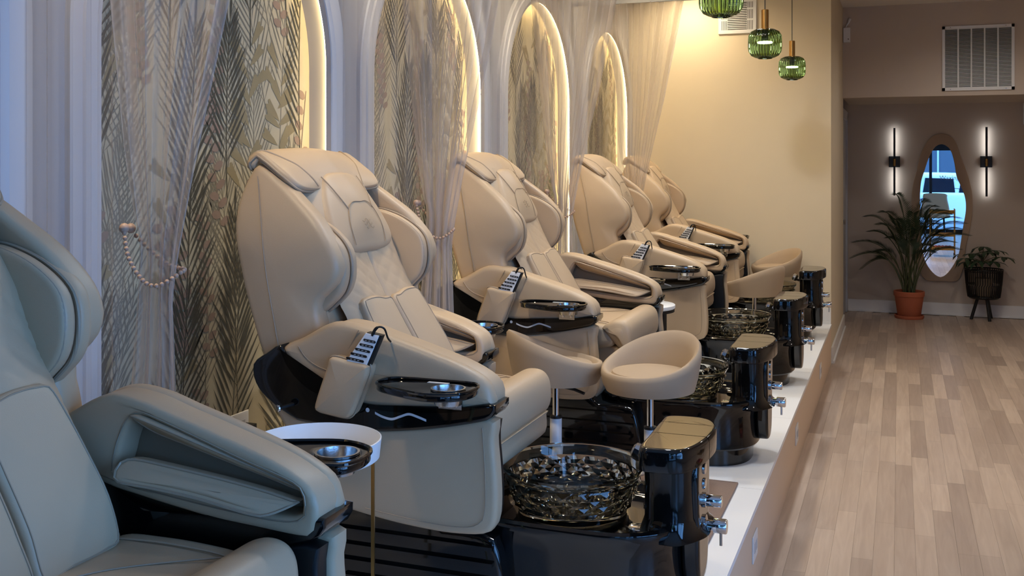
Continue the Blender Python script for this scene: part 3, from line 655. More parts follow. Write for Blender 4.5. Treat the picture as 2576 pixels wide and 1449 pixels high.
tong = [(0.085, 0.44), (0.085, 0.25), (0.075, 0.14), (0.05, 0.095), (0.0, 0.085), (-0.05, 0.095), (-0.075, 0.14), (-0.085, 0.25), (-0.085, 0.44)]
part('tap_panel', slab(tong, -0.575, -0.524, 0.012, n=48, mp=lambda a, y, b: (y, a, b)), 'black_gloss', 'base')
for k, (z, yy) in enumerate(((0.405, 0.0), (0.362, 0.0))):
    part('button', MB().add(lathe(disc_prof(0.016, 0.008), 20), axis_map((-0.527, yy, z), (1, 0, 0))), 'chrome', 'base', None, 'round chrome button')
t1 = MB().add(lathe([(0.021, 0), (0.021, 0.008), (0.017, 0.010), (0.017, 0.05), (0.015, 0.053)], 24), axis_map((-0.526, 0, 0.315), (1, 0, 0)))
part('tap', t1, 'chrome', 'base')
t2 = MB().add(lathe([(0.028, 0), (0.028, 0.008), (0.014, 0.012), (0.014, 0.028), (0.021, 0.03), (0.021, 0.064), (0.019, 0.067)], 24), axis_map((-0.526, 0, 0.245), (1, 0, 0)))
t2.add(tube([(-0.476, 0, 0.228), (-0.476, 0, 0.19)], 0.0042, 8)); part('tap', t2, 'chrome', 'base', None, 'chrome tap with a small lever')
part('plate', box(-0.58, -0.562, -0.02, 0.02, 0.085, 0.12), 'black_matt', 'base', smooth=False)
cap_o = [(-0.668, -0.195), (-0.61, -0.208), (-0.556, -0.196), (-0.527, -0.147), (-0.507, -0.06), (-0.50, 0.06), (-0.515, 0.14), (-0.545, 0.185), (-0.60, 0.197), (-0.668, 0.182), (-0.676, 0.12), (-0.674, -0.05)]
cp_ = catmull(cap_o, 96)
def cut(y0, y1):
    pts = [(x, min(max(y, y0), y1)) for x, y in cp_ ]
    out = [p for i, p in enumerate(pts) if (p != pts[i - 1])]
    return [p for p in out if y0 < p[1] < y1 or True]
def cap_piece(y0, y1):
    # clip the cap plan to a strip
    L = sorted([p for p in cp_ if y0 <= p[1] <= y1], key=lambda p: math.atan2(p[1] - (y0 + y1) / 2, p[0] + 0.59))
    xs_ = lambda yy: sorted(lerp(a[0], b[0], (yy - a[1]) / (b[1] - a[1])) for a, b in zip(cp_, cp_[1:] + cp_[:1]) if (a[1] - yy) * (b[1] - yy) < 0)
    for yy in (y0, y1):
        q = xs_(yy)
        if len(q) >= 2: L += [(lerp(q[0], q[-1], t), yy) for t in (0, 0.25, 0.5, 0.75, 1)]
    L.sort(key=lambda p: math.atan2(p[1] - (y0 + y1) / 2, (p[0] + 0.59)))
    return L
for y0, y1 in ((-0.25, -0.033), (-0.029, 0.097), (0.101, 0.25)):
    pc = cap_piece(y0, y1)
    yy0, yy1 = min(p[1] for p in pc), max(p[1] for p in pc)
    pr = [(0.02, 0.438), (0.006, 0.438), (0.001, 0.441), (0.0, 0.446), (0.0, 0.490), (0.002, 0.498), (0.008, 0.5035), (0.012, 0.504), (0.022, 0.504)]
    rg = []
    for g, z in pr:
        rg.append([(lerp(p[0], -0.59, g / 0.09), (p[1] if abs(p[1]) < 0.12 and (abs(p[1] - yy0) < 1e-6 or abs(p[1] - yy1) < 1e-6) else p[1] * (1 - g / 0.2)), z) for p in pc])
    part('footrest_pad', rings_mesh(rg), 'black_gloss', 'base')
# glass bowl with cut diamonds, spray head, drain covers
def bowl():
    n = 40; out = []; prof = [(0.150, 0.272), (0.163, 0.276), (0.165, 0.290), (0.172, 0.294)]
    R = lambda z: 0.172 + (z - 0.294) * (0.043 / 0.09)
    rows_ = [[(r * math.cos(2 * math.pi * k / n), r * math.sin(2 * math.pi * k / n), z) for k in range(n)] for r, z in prof]
    m = 7
    for i in range(m + 1):
        z = lerp(0.296, 0.358, i / m); bump = 0.0065 if i % 2 == 0 else 0.0
        rows_.append([((R(z) + (bump if (k + i // 2) % 2 == 0 else -0.001)) * math.cos(2 * math.pi * (k + 0.5 * (i % 2)) / n), (R(z) + (bump if (k + i // 2) % 2 == 0 else -0.001)) * math.sin(2 * math.pi * (k + 0.5 * (i % 2)) / n), z) for k in range(n)])
    v = []; f = []
    for r in rows_: v += r
    for i in range(len(rows_) - 1):
        for k in range(n):
            a, b, c, d_ = i * n + k, i * n + (k + 1) % n, (i + 1) * n + (k + 1) % n, (i + 1) * n + k
            if i >= 4:
                f += ([(a, b, d_), (b, c, d_)] if (i - 4) % 2 == 0 else [(a, b, c), (a, c, d_)])
            else: f.append((a, b, c, d_))
    top = [(0.2005, 0.362), (0.208, 0.374), (0.2135, 0.380), (0.216, 0.386), (0.213, 0.390), (0.208, 0.387), (0.200, 0.372), (0.190, 0.345), (0.176, 0.31), (0.160, 0.288), (0.10, 0.281), (0.002, 0.280)]
    base_i = (len(rows_) - 1) * n
    for r, z in top: v += [(r * math.cos(2 * math.pi * k / n), r * math.sin(2 * math.pi * k / n), z) for k in range(n)]
    tot = len(rows_) + len(top)
    for i in range(len(rows_) - 1, tot - 1):
        for k in range(n): f.append((i * n + k, i * n + (k + 1) % n, (i + 1) * n + (k + 1) % n, (i + 1) * n + k))
    f.append(tuple((tot - 1) * n + k for k in range(n))); f.append(tuple(k for k in range(n))[::-1])
    return [(x - 0.918, y, 0.241 + (z - 0.272) * 1.22) for x, y, z in v], f
part('glass_bowl', bowl(), 'bowl_glass', 'base', None, 'smoky cut glass bowl with diamond facets', angle=12)
sp = MB().add(tube([(-0.66, 0.0, 0.415), (-0.70, 0.0, 0.425)], 0.017, 14)).add(lathe([(0.012, 0), (0.022, 0.006), (0.026, 0.02), (0.024, 0.036), (0.014, 0.042)], 12), axis_map((-0.695, 0.0, 0.424), (-0.8, 0, 0.35)))
part('spray_head', sp, 'chrome', 'base', None, 'chrome spray head', angle=20)
part('drain_cover', lathe([(0.030, 0.239), (0.031, 0.243), (0.031, 0.251), (0.028, 0.253), (0.024, 0.251)], 28, (-0.69, -0.105, 0)), 'chrome', 'base', None, 'round chrome drain cover')
part('drain_lid', lathe([(0.028, 0.239), (0.029, 0.245), (0.026, 0.248)], 28, (-0.70, 0.12, 0)), 'black_gloss', 'base')

def place_chair(yc, label, mv):
    root = empty('pedicure_chair', (-1.45, yc, P)); tag(root, label, 'pedicure chair', 'pedicure chairs in a row on the platform')
    objs = []
    for name, me_, m_, g, ow, lab in PARTS:
        dx = mv.get(g, mv.get('back', 0) if g == 'pad' else 0)
        o = link(name, me_, m_, objs[ow] if ow is not None else root, (0, 0, 0) if ow is not None else (dx, 0, 0))
        if lab: o['label'] = lab
        objs.append(o)
    return root
CH = [
 (CHY[0], 'beige leather pedicure chair in bluish daylight, nearest the camera and cut by the left edge', dict(near=0.0, far=0.03, pad=0.012, seat=0.06)),
 (CHY[1], 'beige leather pedicure chair with the largest fully seen backrest, second from the camera', dict(far=-0.30)),
 (CHY[2], 'beige leather pedicure chair right behind the two tan stools, third from the camera', dict(back=-0.04, near=-0.18, far=-0.06, seat=0.0)),
 (CHY[3], 'beige leather pedicure chair fourth from the camera, behind the small white table', dict(back=0.04, near=0.0, far=0.0)),
 (CHY[4], 'beige leather pedicure chair farthest back, next to the beige end wall', dict(back=-0.06, near=-0.05, far=-0.08, seat=-0.04)),
]
for a in CH: place_chair(*a)

# remote controls standing in the pockets
rem_o = [(-1.367, 0.816), (-1.322, 0.808), (-1.374, 0.715), (-1.40, 0.66), (-1.455, 0.675), (-1.432, 0.735)]
def remote_meshes():
    R = []
    rq = [(-1.369, 0.816), (-1.324, 0.809), (-1.374, 0.700), (-1.395, 0.655), (-1.452, 0.668), (-1.43, 0.735)]
    R.append(('remote_body', MB().add(slab(rq, -0.450, -0.426, 0.003, smooth=False)).me('remote_body', True, 30, CO), 'black_matt'))
    fq = inset(rq, 0.0025)
    R.append(('remote_face', MB().add(slab([(x - 0.004, z) for x, z in fq], -0.4525, -0.449, 0.001, smooth=False)).me('remote_face', True, 30, CO), 'white_plastic'))
    for k in range(5):
        c = (-1.357 - 0.0118 * k - 0.002 * (k == 0), 0.793 - 0.0135 * k); wd = 0.0165 + 0.0022 * k
        pl = [(c[0] + dx, c[1] - dx * 0.14 + dz) for dx, dz in ((-wd, -0.0035), (-wd - 0.003, 0), (-wd, 0.0035), (wd, 0.0035), (wd + 0.003, 0), (wd, -0.0035))]
        R.append(('button_strip', MB().add(slab(pl, -0.4545, -0.452, 0.0008, smooth=False)).me('button_strip', True, 30, CO), 'black_matt'))
        mk = MB()
        for q in (-0.011, 0.0, 0.011): mk.add(box(c[0] + q - 0.003, c[0] + q + 0.003, -0.4552, -0.4544, c[1] - q * 0.14 - 0.0007, c[1] - q * 0.14 + 0.0007))
        R.append(('button_print', mk.me('button_print', False, 30, CO), 'white_mark'))
    cord = catmull([(-1.352, -0.45, 0.808), (-1.342, -0.452, 0.826), (-1.33, -0.45, 0.833), (-1.32, -0.44, 0.826), (-1.318, -0.425, 0.80), (-1.322, -0.40, 0.785)], 30, False)
    R.append(('cord', MB().add(tube(cord, lambda t: 0.0045 if t < 0.25 else 0.0028, 8)).me('cord', True, 40, CO), 'black_matt'))
    return R
RM = remote_meshes()
rl = ['white button remote in the arm pocket of the daylit nearest chair', 'largest visible white button remote, in the arm pocket of the second chair', 'white button remote in the arm pocket of the third chair, above the left stool', 'white button remote in the arm pocket of the fourth chair', 'white button remote on the farthest chair by the end wall']
for (yc, lab, mv), l2 in zip(CH, rl):
    r = empty('remote_control', (-1.45 + mv.get('near', 0), yc, P)); tag(r, l2, 'remote', 'remotes in the chair pockets')
    face = None
    for name, me_, m_ in RM:
        o = link(name, me_, m_, face if name == 'button_print' else r)
        if name == 'button_strip': face = o

# ------------------------------------------------------------------ sheer curtains, rails and bead tiebacks
def uv_grid(name, rows_, m):
    n = len(rows_[0]); v = [p for r in rows_ for p in r]; f = []; uvs = []
    for i in range(len(rows_) - 1):
        for j in range(n - 1): f.append((i * n + j, i * n + j + 1, (i + 1) * n + j + 1, (i + 1) * n + j))
    me_ = bpy.data.meshes.new(name); me_.from_pydata(v, [], f); ul = me_.uv_layers.new(name='UVMap')
    for p in me_.polygons:
        for li, vi in zip(p.loop_indices, p.vertices): ul.data[li].uv = ((vi % n) / (n - 1), (vi // n) / (len(rows_) - 1))
    me_.polygons.foreach_set('use_smooth', [True] * len(me_.polygons)); me_.materials.append(MATS[m]); me_.update(); return me_
ZR = 2.68
XLt = [(0.33, -1.795), (0.95, -1.775), (1.30, -1.742), (1.36, -1.738), (1.42, -1.755), (1.65, -1.79), (2.0, -1.83), (ZR, -1.90)]
XRt = [(0.33, -1.615), (0.95, -1.632), (1.30, -1.645), (1.36, -1.640), (1.42, -1.628), (1.65, -1.57), (2.0, -1.485), (ZR, -1.35)]
def gathered(seed):
    r_ = random.Random(seed); ph = [r_.uniform(0, 6.28) for _ in range(4)]; NU, NV = 150, 56; out = []
    for i in range(NV + 1):
        z = lerp(ZR, P + 0.012, i / NV); a, b = interp(XLt, z), interp(XRt, z)
        tie = math.exp(-((z - 1.35) / 0.16) ** 2); amp = lerp(0.0035, 0.010, tie); row = []
        for j in range(NU + 1):
            u = j / NU; sl = -0.10 * (u - 0.5) * tie          # the tie pulls the cloth down towards its free edge
            y = amp * math.sin(u * 2 * math.pi * 13 + ph[0] + 0.5 * math.sin(z * 2 + ph[1])) + 0.012 * math.sin(u * 2 * math.pi * 3.3 + ph[2] + z)
            x = lerp(a, b, u) + 0.006 * math.sin(u * 2 * math.pi * 13 + 1.2 + ph[3])
            row.append((x, y, z + sl))
        out.append(row)
    return out
def flat_sheer(seed):
    r_ = random.Random(seed); ph = [r_.uniform(0, 6.28) for _ in range(4)]; NU, NV = 70, 20; out = []
    for i in range(NV + 1):
        z = lerp(ZR, P + 0.012, i / NV)
        out.append([(lerp(-2.115, -1.775, j / NU), 0.006 + 0.010 * math.sin(j / NU * 2 * math.pi * 5 + ph[0]) + 0.004 * math.sin(j / NU * 2 * math.pi * 11 + ph[1] + z * 0.3), z) for j in range(NU + 1)])
    return out
bead_me = MB().add(lathe([(0.0006, -0.0057), (0.003, -0.0049), (0.0049, -0.003), (0.0057, 0), (0.0049, 0.003), (0.003, 0.0049), (0.0006, 0.0057)], 12)).me('bead')
big_me = MB().add(lathe([(0.0012, -0.0125), (0.0063, -0.0108), (0.0108, -0.0063), (0.0125, 0), (0.0108, 0.0063), (0.0063, 0.0108), (0.0012, 0.0125)], 14)).me('bead')
front = catmull([(-1.770, -0.030, 1.425), (-1.752, -0.040, 1.375), (-1.725, -0.044, 1.335), (-1.69, -0.046, 1.306), (-1.66, -0.042, 1.302), (-1.636, -0.026, 1.316), (-1.628, 0.0, 1.33)], 19, False)
backp = catmull([(-1.628, 0.0, 1.33), (-1.64, 0.03, 1.335), (-1.69, 0.044, 1.34), (-1.74, 0.04, 1.37), (-1.770, 0.012, 1.415)], 15, False)
cl = ['bluish sheer curtain tied back with beads between the two nearest chairs', 'blush sheer curtain tied back between the second and third chairs', 'blush sheer curtain tied back between the third and fourth chairs', 'pale sheer curtain farthest back, in front of the beige end wall']
tl_ = ['grey wooden bead tieback on the curtain nearest the camera', 'wooden bead tieback on the curtain beside the second chair', 'wooden bead tieback on the curtain beside the third chair', 'wooden bead tieback on the curtain nearest the end wall']
rll = ['white ceiling rail of the curtain nearest the camera', 'white ceiling rail of the curtain between second and third chairs', 'white ceiling rail of the curtain between third and fourth chairs', 'white ceiling rail of the curtain nearest the end wall']
for i, yc in enumerate(CVY):
    c = empty('sheer_curtain', (0, yc, 0)); c.location = (0, yc, 0); tag(c, cl[i], 'curtain', 'sheer curtains between the chairs')
    link('gathered_panel', uv_grid('gathered_panel', gathered(i), 'sheer'), None, c)
    link('hanging_panel', uv_grid('hanging_panel', flat_sheer(i + 9), 'sheer_flat'), None, c)
    t = empty('curtain_tieback', (0, yc, 0)); tag(t, tl_[i], 'tieback', 'bead tiebacks')
    link('bead', big_me, 'bead', t, (-1.774, -0.026, 1.436)); link('bead', big_me, 'bead', t, (-1.776, 0.0, 1.434))
    for p in front + backp[1:]: link('bead', bead_me, 'bead', t, p)
    rr = empty('curtain_rail', (0, yc, 0)); tag(rr, rll[i], 'curtain rail', 'curtain rails')
    MB().add(box(-2.13, -1.15, -0.014, 0.014, ZR - 0.003, ZR + 0.022)).build('track', 'paint_trim', rr, smooth=False)
    for x in (-2.0, -1.3): MB().add(tube([(x, 0, ZR + 0.02), (x, 0, ZC)], 0.006, 8)).build('hanger', 'paint_trim', rr)

# ------------------------------------------------------------------ stools
def stool_meshes():
    n = 56; rings = []
    def h(a): return 0.475 + 0.128 * (0.5 + 0.5 * math.cos(a)) ** 1.5   # rim height; back at angle 0
    prof = [(0.0, 0), (0.09, 0), (0.14, 0.01), (0.17, 0.05), (0.183, 0.35), (0.190, 0.75), (0.187, 0.95), (0.178, 1.0), (0.166, 0.95), (0.155, 0.75), (0.146, 0.45), (0.142, 0.25), (0.0, 0.25)]
    for r, t in prof:
        row = []
        for k in range(n):
            a = 2 * math.pi * k / n; H_ = h(a); out = 1 + 0.10 * (0.5 + 0.5 * math.cos(a)) ** 2 * max(0, t - 0.3)
            z = lerp(0.392, H_, t) if r > 0.15 or t > 0.3 else 0.392 + (0.07 if t > 0.2 else t)
            if r < 0.15 and t >= 0.25 and t < 0.5: z = lerp(0.392, H_, 0.1) + 0.055 if r > 0 else 0.455
            row.append((r * out * math.cos(a), r * out * math.sin(a) * 1.0, z))
        rings.append(row)
    S = [('seat_shell', MB().add(rings_mesh(rings, False, False)).me('seat_shell', True, 60), 'stool_fabric')]
    S.append(('seat_cushion', MB().add(lathe([(0.147, 0.448), (0.150, 0.458), (0.145, 0.468), (0.11, 0.476), (0.05, 0.480), (0.002, 0.481)], 40)).me('seat_cushion'), 'stool_fabric'))
    S.append(('post', MB().add(lathe([(0.0135, 0.23), (0.0135, 0.395)], 16)).me('post'), 'chrome'))
    S.append(('sleeve', MB().add(lathe([(0.024, 0.07), (0.024, 0.245), (0.022, 0.248), (0.0136, 0.248)], 20)).me('sleeve'), 'white_plastic'))
    S.append(('sleeve_ring', MB().add(lathe([(0.0245, 0.245), (0.0245, 0.255), (0.014, 0.256)], 20)).me('sleeve_ring'), 'black_matt'))
    S.append(('lever', MB().add(tube([(0.02, 0.02, 0.385), (-0.05, 0.09, 0.375), (-0.08, 0.125, 0.365)], 0.006, 8)).me('lever'), 'black_matt'))
    for k in range(5):
        a = 2 * math.pi * k / 5; c, s_ = math.cos(a), math.sin(a)
        S.append(('leg', MB().add(tube([(0.02 * c, 0.02 * s_, 0.085), (0.09 * c, 0.09 * s_, 0.07), (0.17 * c, 0.17 * s_, 0.045)], lambda t: 0.018 - 0.007 * t, 8)).me('leg'), 'white_plastic'))
        S.append(('caster', MB().add(lathe(disc_prof(0.022, 0.022, 0.004), 16), axis_map((0.165 * c + 0.011 * s_, 0.165 * s_ - 0.011 * c, 0.0222), (-s_, c, 0))).me('caster'), 'black_matt'))
    return S
SM = stool_meshes()
for x, y, rz, z, lab in ((-1.295, 3.99, 214, P + 0.008, 'tan round-backed stool seen from its back, left of the front pair'), (-0.90, 3.95, 62, P + 0.008, 'tan round-backed stool facing the camera, right of the front pair'),
                      (-0.90, 7.03, -25, P, 'tan round-backed stool in the back pair, nearer the camera'), (-0.90, 8.33, 38, P, 'tan round-backed stool farthest back, against the beige end wall')):
    r = empty('stool', (x, y, z), (0, 0, math.radians(rz))); tag(r, lab, 'stool', 'tan pedicurist stools')
    for nme, me_, m_ in SM: link(nme, me_, m_, r)
mt = slab([(-1.42, 3.36), (-0.604, 3.36), (-0.603, 4.19), (-1.42, 4.19)], P, P + 0.008, 0.003, n=8, smooth=False, mp=plan)
mo = empty('floor_mat', (-1.0, 3.78, P)); tag(mo, 'brown looped floor mat under the two front stools', 'mat')
MB().add(([(x + 1.0, y - 3.78, z - P) for x, y, z in mt[0]], mt[1])).build('pile', 'mat_brown', mo)
ed = [(-1.42, 3.36), (-0.604, 3.36), (-0.603, 4.19), (-1.42, 4.19)]
MB().add(tube([(x + 1.0, y - 3.78, 0.005) for i in range(4) for x, y in [(lerp(ed[i][0], ed[(i + 1) % 4][0], t / 8), lerp(ed[i][1], ed[(i + 1) % 4][1], t / 8)) for t in range(8)]], 0.0055, 5, True)).build('bound_edge', 'mat_brown', mo)

# ------------------------------------------------------------------ small side tables
t = empty('side_table', (-1.335, 2.22, P)); tag(t, 'round white tray side table with gold legs beside the nearest chair', 'side table')
MB().add(lathe([(0.02, 0.557), (0.148, 0.557), (0.153, 0.561), (0.158, 0.607), (0.155, 0.608), (0.148, 0.567), (0.02, 0.564)], 64)).build('tray_top', 'white_plastic', t)
for a in (20, 140, 260):
    c, s_ = math.cos(math.radians(a)), math.sin(math.radians(a))
    MB().add(box(-0.007, 0.007, -0.004, 0.004, 0, 0.559), lambda x, y, z: (0.138 * c + x * s_ + y * c, 0.138 * s_ - x * c + y * s_, z)).build('leg', 'gold', t, smooth=False)
MB().add(tube([(0.138 * math.cos(k * math.pi / 24), 0.138 * math.sin(k * math.pi / 24), 0.16) for k in range(48)], 0.005, 6, True)).build('ring', 'gold', t)
t = empty('side_table', (-1.28, 5.47, P)); tag(t, 'small white side table with thin black legs between the third and fourth chairs', 'side table')
MB().add(lathe([(0.02, 0.50), (0.16, 0.50), (0.166, 0.506), (0.166, 0.520), (0.162, 0.523), (0.02, 0.523)], 48)).build('table_top', 'white_plastic', t)
MB().add(lathe([(0.155, 0.485), (0.162, 0.485), (0.162, 0.50), (0.155, 0.50)], 48, (0, 0, 0), False, False)).build('rim', 'black_matt', t)
for a in (-35, 55, 145, 235):
    c, s_ = math.cos(math.radians(a)), math.sin(math.radians(a)); MB().add(box(0.152 * c - 0.008, 0.152 * c + 0.008, 0.152 * s_ - 0.008, 0.152 * s_ + 0.008, 0, 0.498)).build('leg', 'black_matt', t, smooth=False)

# ------------------------------------------------------------------ pendant lamps
gp = [(0.030, 0.165), (0.055, 0.168), (0.080, 0.155), (0.093, 0.132), (0.0955, 0.10), (0.0955, 0.06), (0.092, 0.038), (0.078, 0.016), (0.055, 0.004), (0.040, 0.0)]
pl_me = [('glass_shade', MB().add(lathe(gp, 192, (0, 0, 0), False, False, 32, 0.02)).me('glass_shade', True, 60), 'green_glass'),
         ('shade_lip', MB().add(tube([(0.040 * math.cos(k * math.pi / 20), 0.040 * math.sin(k * math.pi / 20), 0.0) for k in range(40)], 0.0025, 6, True)).me('shade_lip'), 'green_glass'),
         ('socket', MB().add(lathe([(0.034, 0.166), (0.034, 0.170), (0.021, 0.174), (0.021, 0.282), (0.019, 0.284)], 28)).me('socket'), 'brass'),
         ('bulb_holder', MB().add(lathe([(0.016, 0.10), (0.018, 0.12), (0.018, 0.168)], 20)).me('bulb_holder'), 'black_matt'),
         ('light_disc', MB().add(lathe([(0.042, 0.088), (0.044, 0.092), (0.042, 0.097), (0.01, 0.10)], 32)).me('light_disc'), 'pendant_led'),
         ('cable', MB().add(tube([(0, 0, 0.282), (0, 0, ZC - 2.2)], 0.0028, 8)).me('cable'), 'black_matt'),
         ('canopy', MB().add(lathe([(0.05, ZC - 2.2 - 0.02), (0.05, ZC - 2.2)], 28)).me('canopy'), 'brass')]
for yc, zb, lab in ((4.62, 2.235, 'green ribbed glass pendant lamp nearest the camera, cut by the top edge'), (6.22, 2.20, 'middle green ribbed glass pendant lamp with brass stem'), (7.86, 2.195, 'farthest green ribbed glass pendant lamp with brass stem')):
    r = empty('pendant_lamp', (-0.735, yc, zb)); tag(r, lab, 'pendant lamp', 'green glass pendants over the foot baths')
    for nme, me_, m_ in pl_me:
        o = link(nme, me_, m_, r)
        if nme == 'cable' or nme == 'canopy': o.location.z = 2.2 - zb if nme == 'canopy' else 0
        if nme == 'cable': o.scale.z = (ZC - zb) / (ZC - 2.2)

# ------------------------------------------------------------------ recessed ceiling lights (above the frame)
def downlight(x, y, wpow, col, lab, size=2.7, blend=0.9, tilt=0):
    r = empty('downlight', (x, y, ZC)); tag(r, lab, 'ceiling light', 'recessed ceiling lights')
    MB().add(lathe([(0.05, -0.001), (0.07, -0.001), (0.072, -0.006), (0.055, -0.010), (0.05, -0.006)], 28, (0, 0, 0), False, False)).build('bezel', 'white_plastic', r)
    MB().add(lathe([(0.051, -0.002), (0.01, -0.003)], 28)).build('lens', 'downlight', r)
    d_ = bpy.data.lights.new('spot', 'SPOT'); d_.energy = wpow; d_.color = col; d_.spot_size = size; d_.spot_blend = blend; d_.shadow_soft_size = 0.10
    o = bpy.data.objects.new('lamp', d_); COL.objects.link(o); o.parent = r; o.location = (0, 0, -0.02); o.rotation_euler = (tilt, 0, 0)
for yy, wd in ((3.70, 'second'), (5.33, 'third'), (6.95, 'fourth')):
    downlight(-0.85, yy, SPOT_W, (0.88, 0.93, 1.0), 'recessed ceiling light over the platform just past the ' + wd + ' foot bath')
for yy, kk, wd in ((3.72, 0.8, 'second curtain'), (5.33, 1.0, 'third curtain'), (6.95, 1.0, 'fourth curtain'), (8.2, 0.9, 'end wall')):
    downlight(-1.62, yy, SPOT_W * 0.75 * kk, (1.0, 0.80, 0.52), 'recessed warm ceiling light beside the ' + wd, tilt=0.30)
downlight(-1.72, 1.95, SPOT_W * 1.8, (1.0, 0.80, 0.52), 'added warm ceiling spot that brightens the second chair', 1.2, 0.8, 0.46)  # narrow spot added to warm the second chair's shell, no known fixture
for yy, wd in ((3.2, 'nearest the camera'), (5.4, 'second from the camera'), (7.6, 'third from the camera'), (9.3, 'added nearest the header to brighten it')):  # the last of these is added to lift the dark header end
    downlight(0.75, yy, SPOT_W * 0.55, (1.0, 0.92, 0.84), 'recessed ceiling light over the wooden aisle, ' + wd)

# ------------------------------------------------------------------ vents, sensor, outlets
g = empty('return_grille', (0, YHEAD, 0)); tag(g, 'large white louvred return air grille on the header wall', 'air grille')
gx0, gx1, gz0, gz1 = 0.372, 0.975, 2.246, 2.838
MB().add(box(gx0, gx1, -0.012, 0, gz0, gz0 + 0.026)).add(box(gx0, gx1, -0.012, 0, gz1 - 0.026, gz1)).add(box(gx0, gx0 + 0.024, -0.012, 0, gz0, gz1)).add(box(gx1 - 0.024, gx1, -0.012, 0, gz0, gz1)).build('frame', 'white_plastic', g, smooth=False)
MB().add(box(gx0 + 0.01, gx1 - 0.01, -0.0015, -0.0005, gz0 + 0.01, gz1 - 0.01)).build('backing', 'rubber', g, smooth=False)
iw = (gx1 - gx0 - 0.048)
for k in range(1, 5):
    x = gx0 + 0.024 + iw * k / 5; MB().add(box(x - 0.006, x + 0.006, -0.011, -0.001, gz0 + 0.02, gz1 - 0.02)).build('bar', 'white_plastic', g, smooth=False)
lv = MB(); N = 44
for k in range(N):
    z = lerp(gz0 + 0.03, gz1 - 0.03, k / (N - 1)); lv.add(([(gx0 + 0.02, -0.009, z - 0.004), (gx1 - 0.02, -0.009, z - 0.004), (gx1 - 0.02, -0.002, z + 0.003), (gx0 + 0.02, -0.002, z + 0.003)], [(0, 1, 2, 3)]))
o = lv.build('louvres', 'white_plastic', g, smooth=False); o['kind'] = 'stuff'
for x in (gx0 + 0.07, gx1 - 0.07):
    for z in (gz0 + 0.012, gz1 - 0.012): MB().add(lathe(disc_prof(0.004, 0.002, 0.0005), 8), axis_map((x, -0.012, z), (0, -1, 0))).build('screw', 'steel', g)
v = empty('supply_vent', (0, YEND, 0)); tag(v, 'white slotted wall vent high on the beige end wall behind pendants', 'vent')
vx0, vx1, vz0, vz1 = -1.385, -1.08, 2.635, 2.92
MB().add(slab([(vx0, vz0), (vx1, vz0), (vx1, vz1), (vx0, vz1)], -0.016, 0, 0.004, smooth=False)).build('plate', 'white_plastic', v, angle=30)
for x0, x1, n_ in ((vx0 + 0.075, vx1 - 0.075, 16),):
    for k in range(n_):
        z = lerp(vz0 + 0.035, vz1 - 0.035, k / (n_ - 1)); MB().add(box(x0, x1, -0.0168, -0.0158, z - 0.0032, z + 0.0032)).build('slot', 'rubber', v, smooth=False)
for sx in (vx0 + 0.03, vx1 - 0.068):
    for k in range(4):
        for z0, z1 in ((vz0 + 0.03, vz0 + 0.105), (vz0 + 0.118, vz0 + 0.193), (vz0 + 0.206, vz1 - 0.03)):
            x = sx + k * 0.0125; MB().add(box(x - 0.002, x + 0.002, -0.0168, -0.0158, z0, z1)).build('slot', 'rubber', v, smooth=False)
q = empty('wall_sensor', (-0.466, YHEAD, 2.80)); tag(q, 'small white alarm sensor with antenna high in the header corner', 'sensor')
MB().add(slab([(-0.032, -0.075), (0.032, -0.075), (0.032, 0.065), (-0.032, 0.065)], -0.03, 0, 0.006, smooth=False)).build('housing', 'white_plastic', q, angle=30)
MB().add(tube(catmull([(-0.01, -0.02, 0.06), (0.0, -0.02, 0.09), (0.015, -0.015, 0.11), (0.03, -0.015, 0.15)], 10, False), lambda t: 0.004 + 0.009 * t, 8)).build('antenna', 'white_plastic', q)
MB().add(lathe(disc_prof(0.005, 0.003, 0.001), 10), axis_map((0.014, -0.03, -0.045), (0, -1, 0))).build('indicator', 'rubber', q)
b_ = empty('wall_box', (1.245, YBACK, 2.08)); tag(b_, 'white wall box at the right edge above the sconce', 'wall box')
MB().add(slab([(-0.065, -0.11), (0.065, -0.11), (0.065, 0.11), (-0.065, 0.11)], -0.05, 0, 0.006, smooth=False)).build('housing', 'white_plastic', b_, angle=30)
MB().add(box(-0.05, 0.05, -0.052, -0.049, -0.09, 0.09)).build('cover', 'paint_trim', b_, smooth=False)
def outlet(loc, rot, lab, nm='wall_outlet'):
    r = empty(nm, loc, rot); tag(r, lab, 'outlet', 'outlets on the riser')
    MB().add(slab([(-0.06, -0.048), (0.06, -0.048), (0.06, 0.048), (-0.06, 0.048)], 0, 0.006, 0.003, smooth=False, mp=lambda a, y, b: (y, a, b))).build('plate', 'white_plastic', r, angle=30)
    for s in (-1, 1):
        MB().add(box(0.005, 0.0075, s * 0.022 - 0.014, s * 0.022 + 0.014, -0.018, 0.018)).build('socket', 'paint_trim', r, smooth=False)
    return r
outlet((EX, 3.93, 0.175), (0, 0, 0), 'white outlet plate on the platform riser, nearest the camera')
outlet((EX, 5.616, 0.175), (0, 0, 0), 'white outlet plate on the platform riser, middle of three')
outlet((EX, 7.365, 0.175), (0, 0, 0), 'white outlet plate on the platform riser, farthest from the camera')
r = outlet((WX - ND + 0.004, 3.155, P + 0.335), (0, 0, 0), 'grey-white wall outlet with a plug, low behind the second chair'); r['group'] = 'wall outlets'
MB().add(box(0.006, 0.05, 0.0, 0.045, -0.03, 0.005)).build('plug', 'black_matt', r, smooth=False)

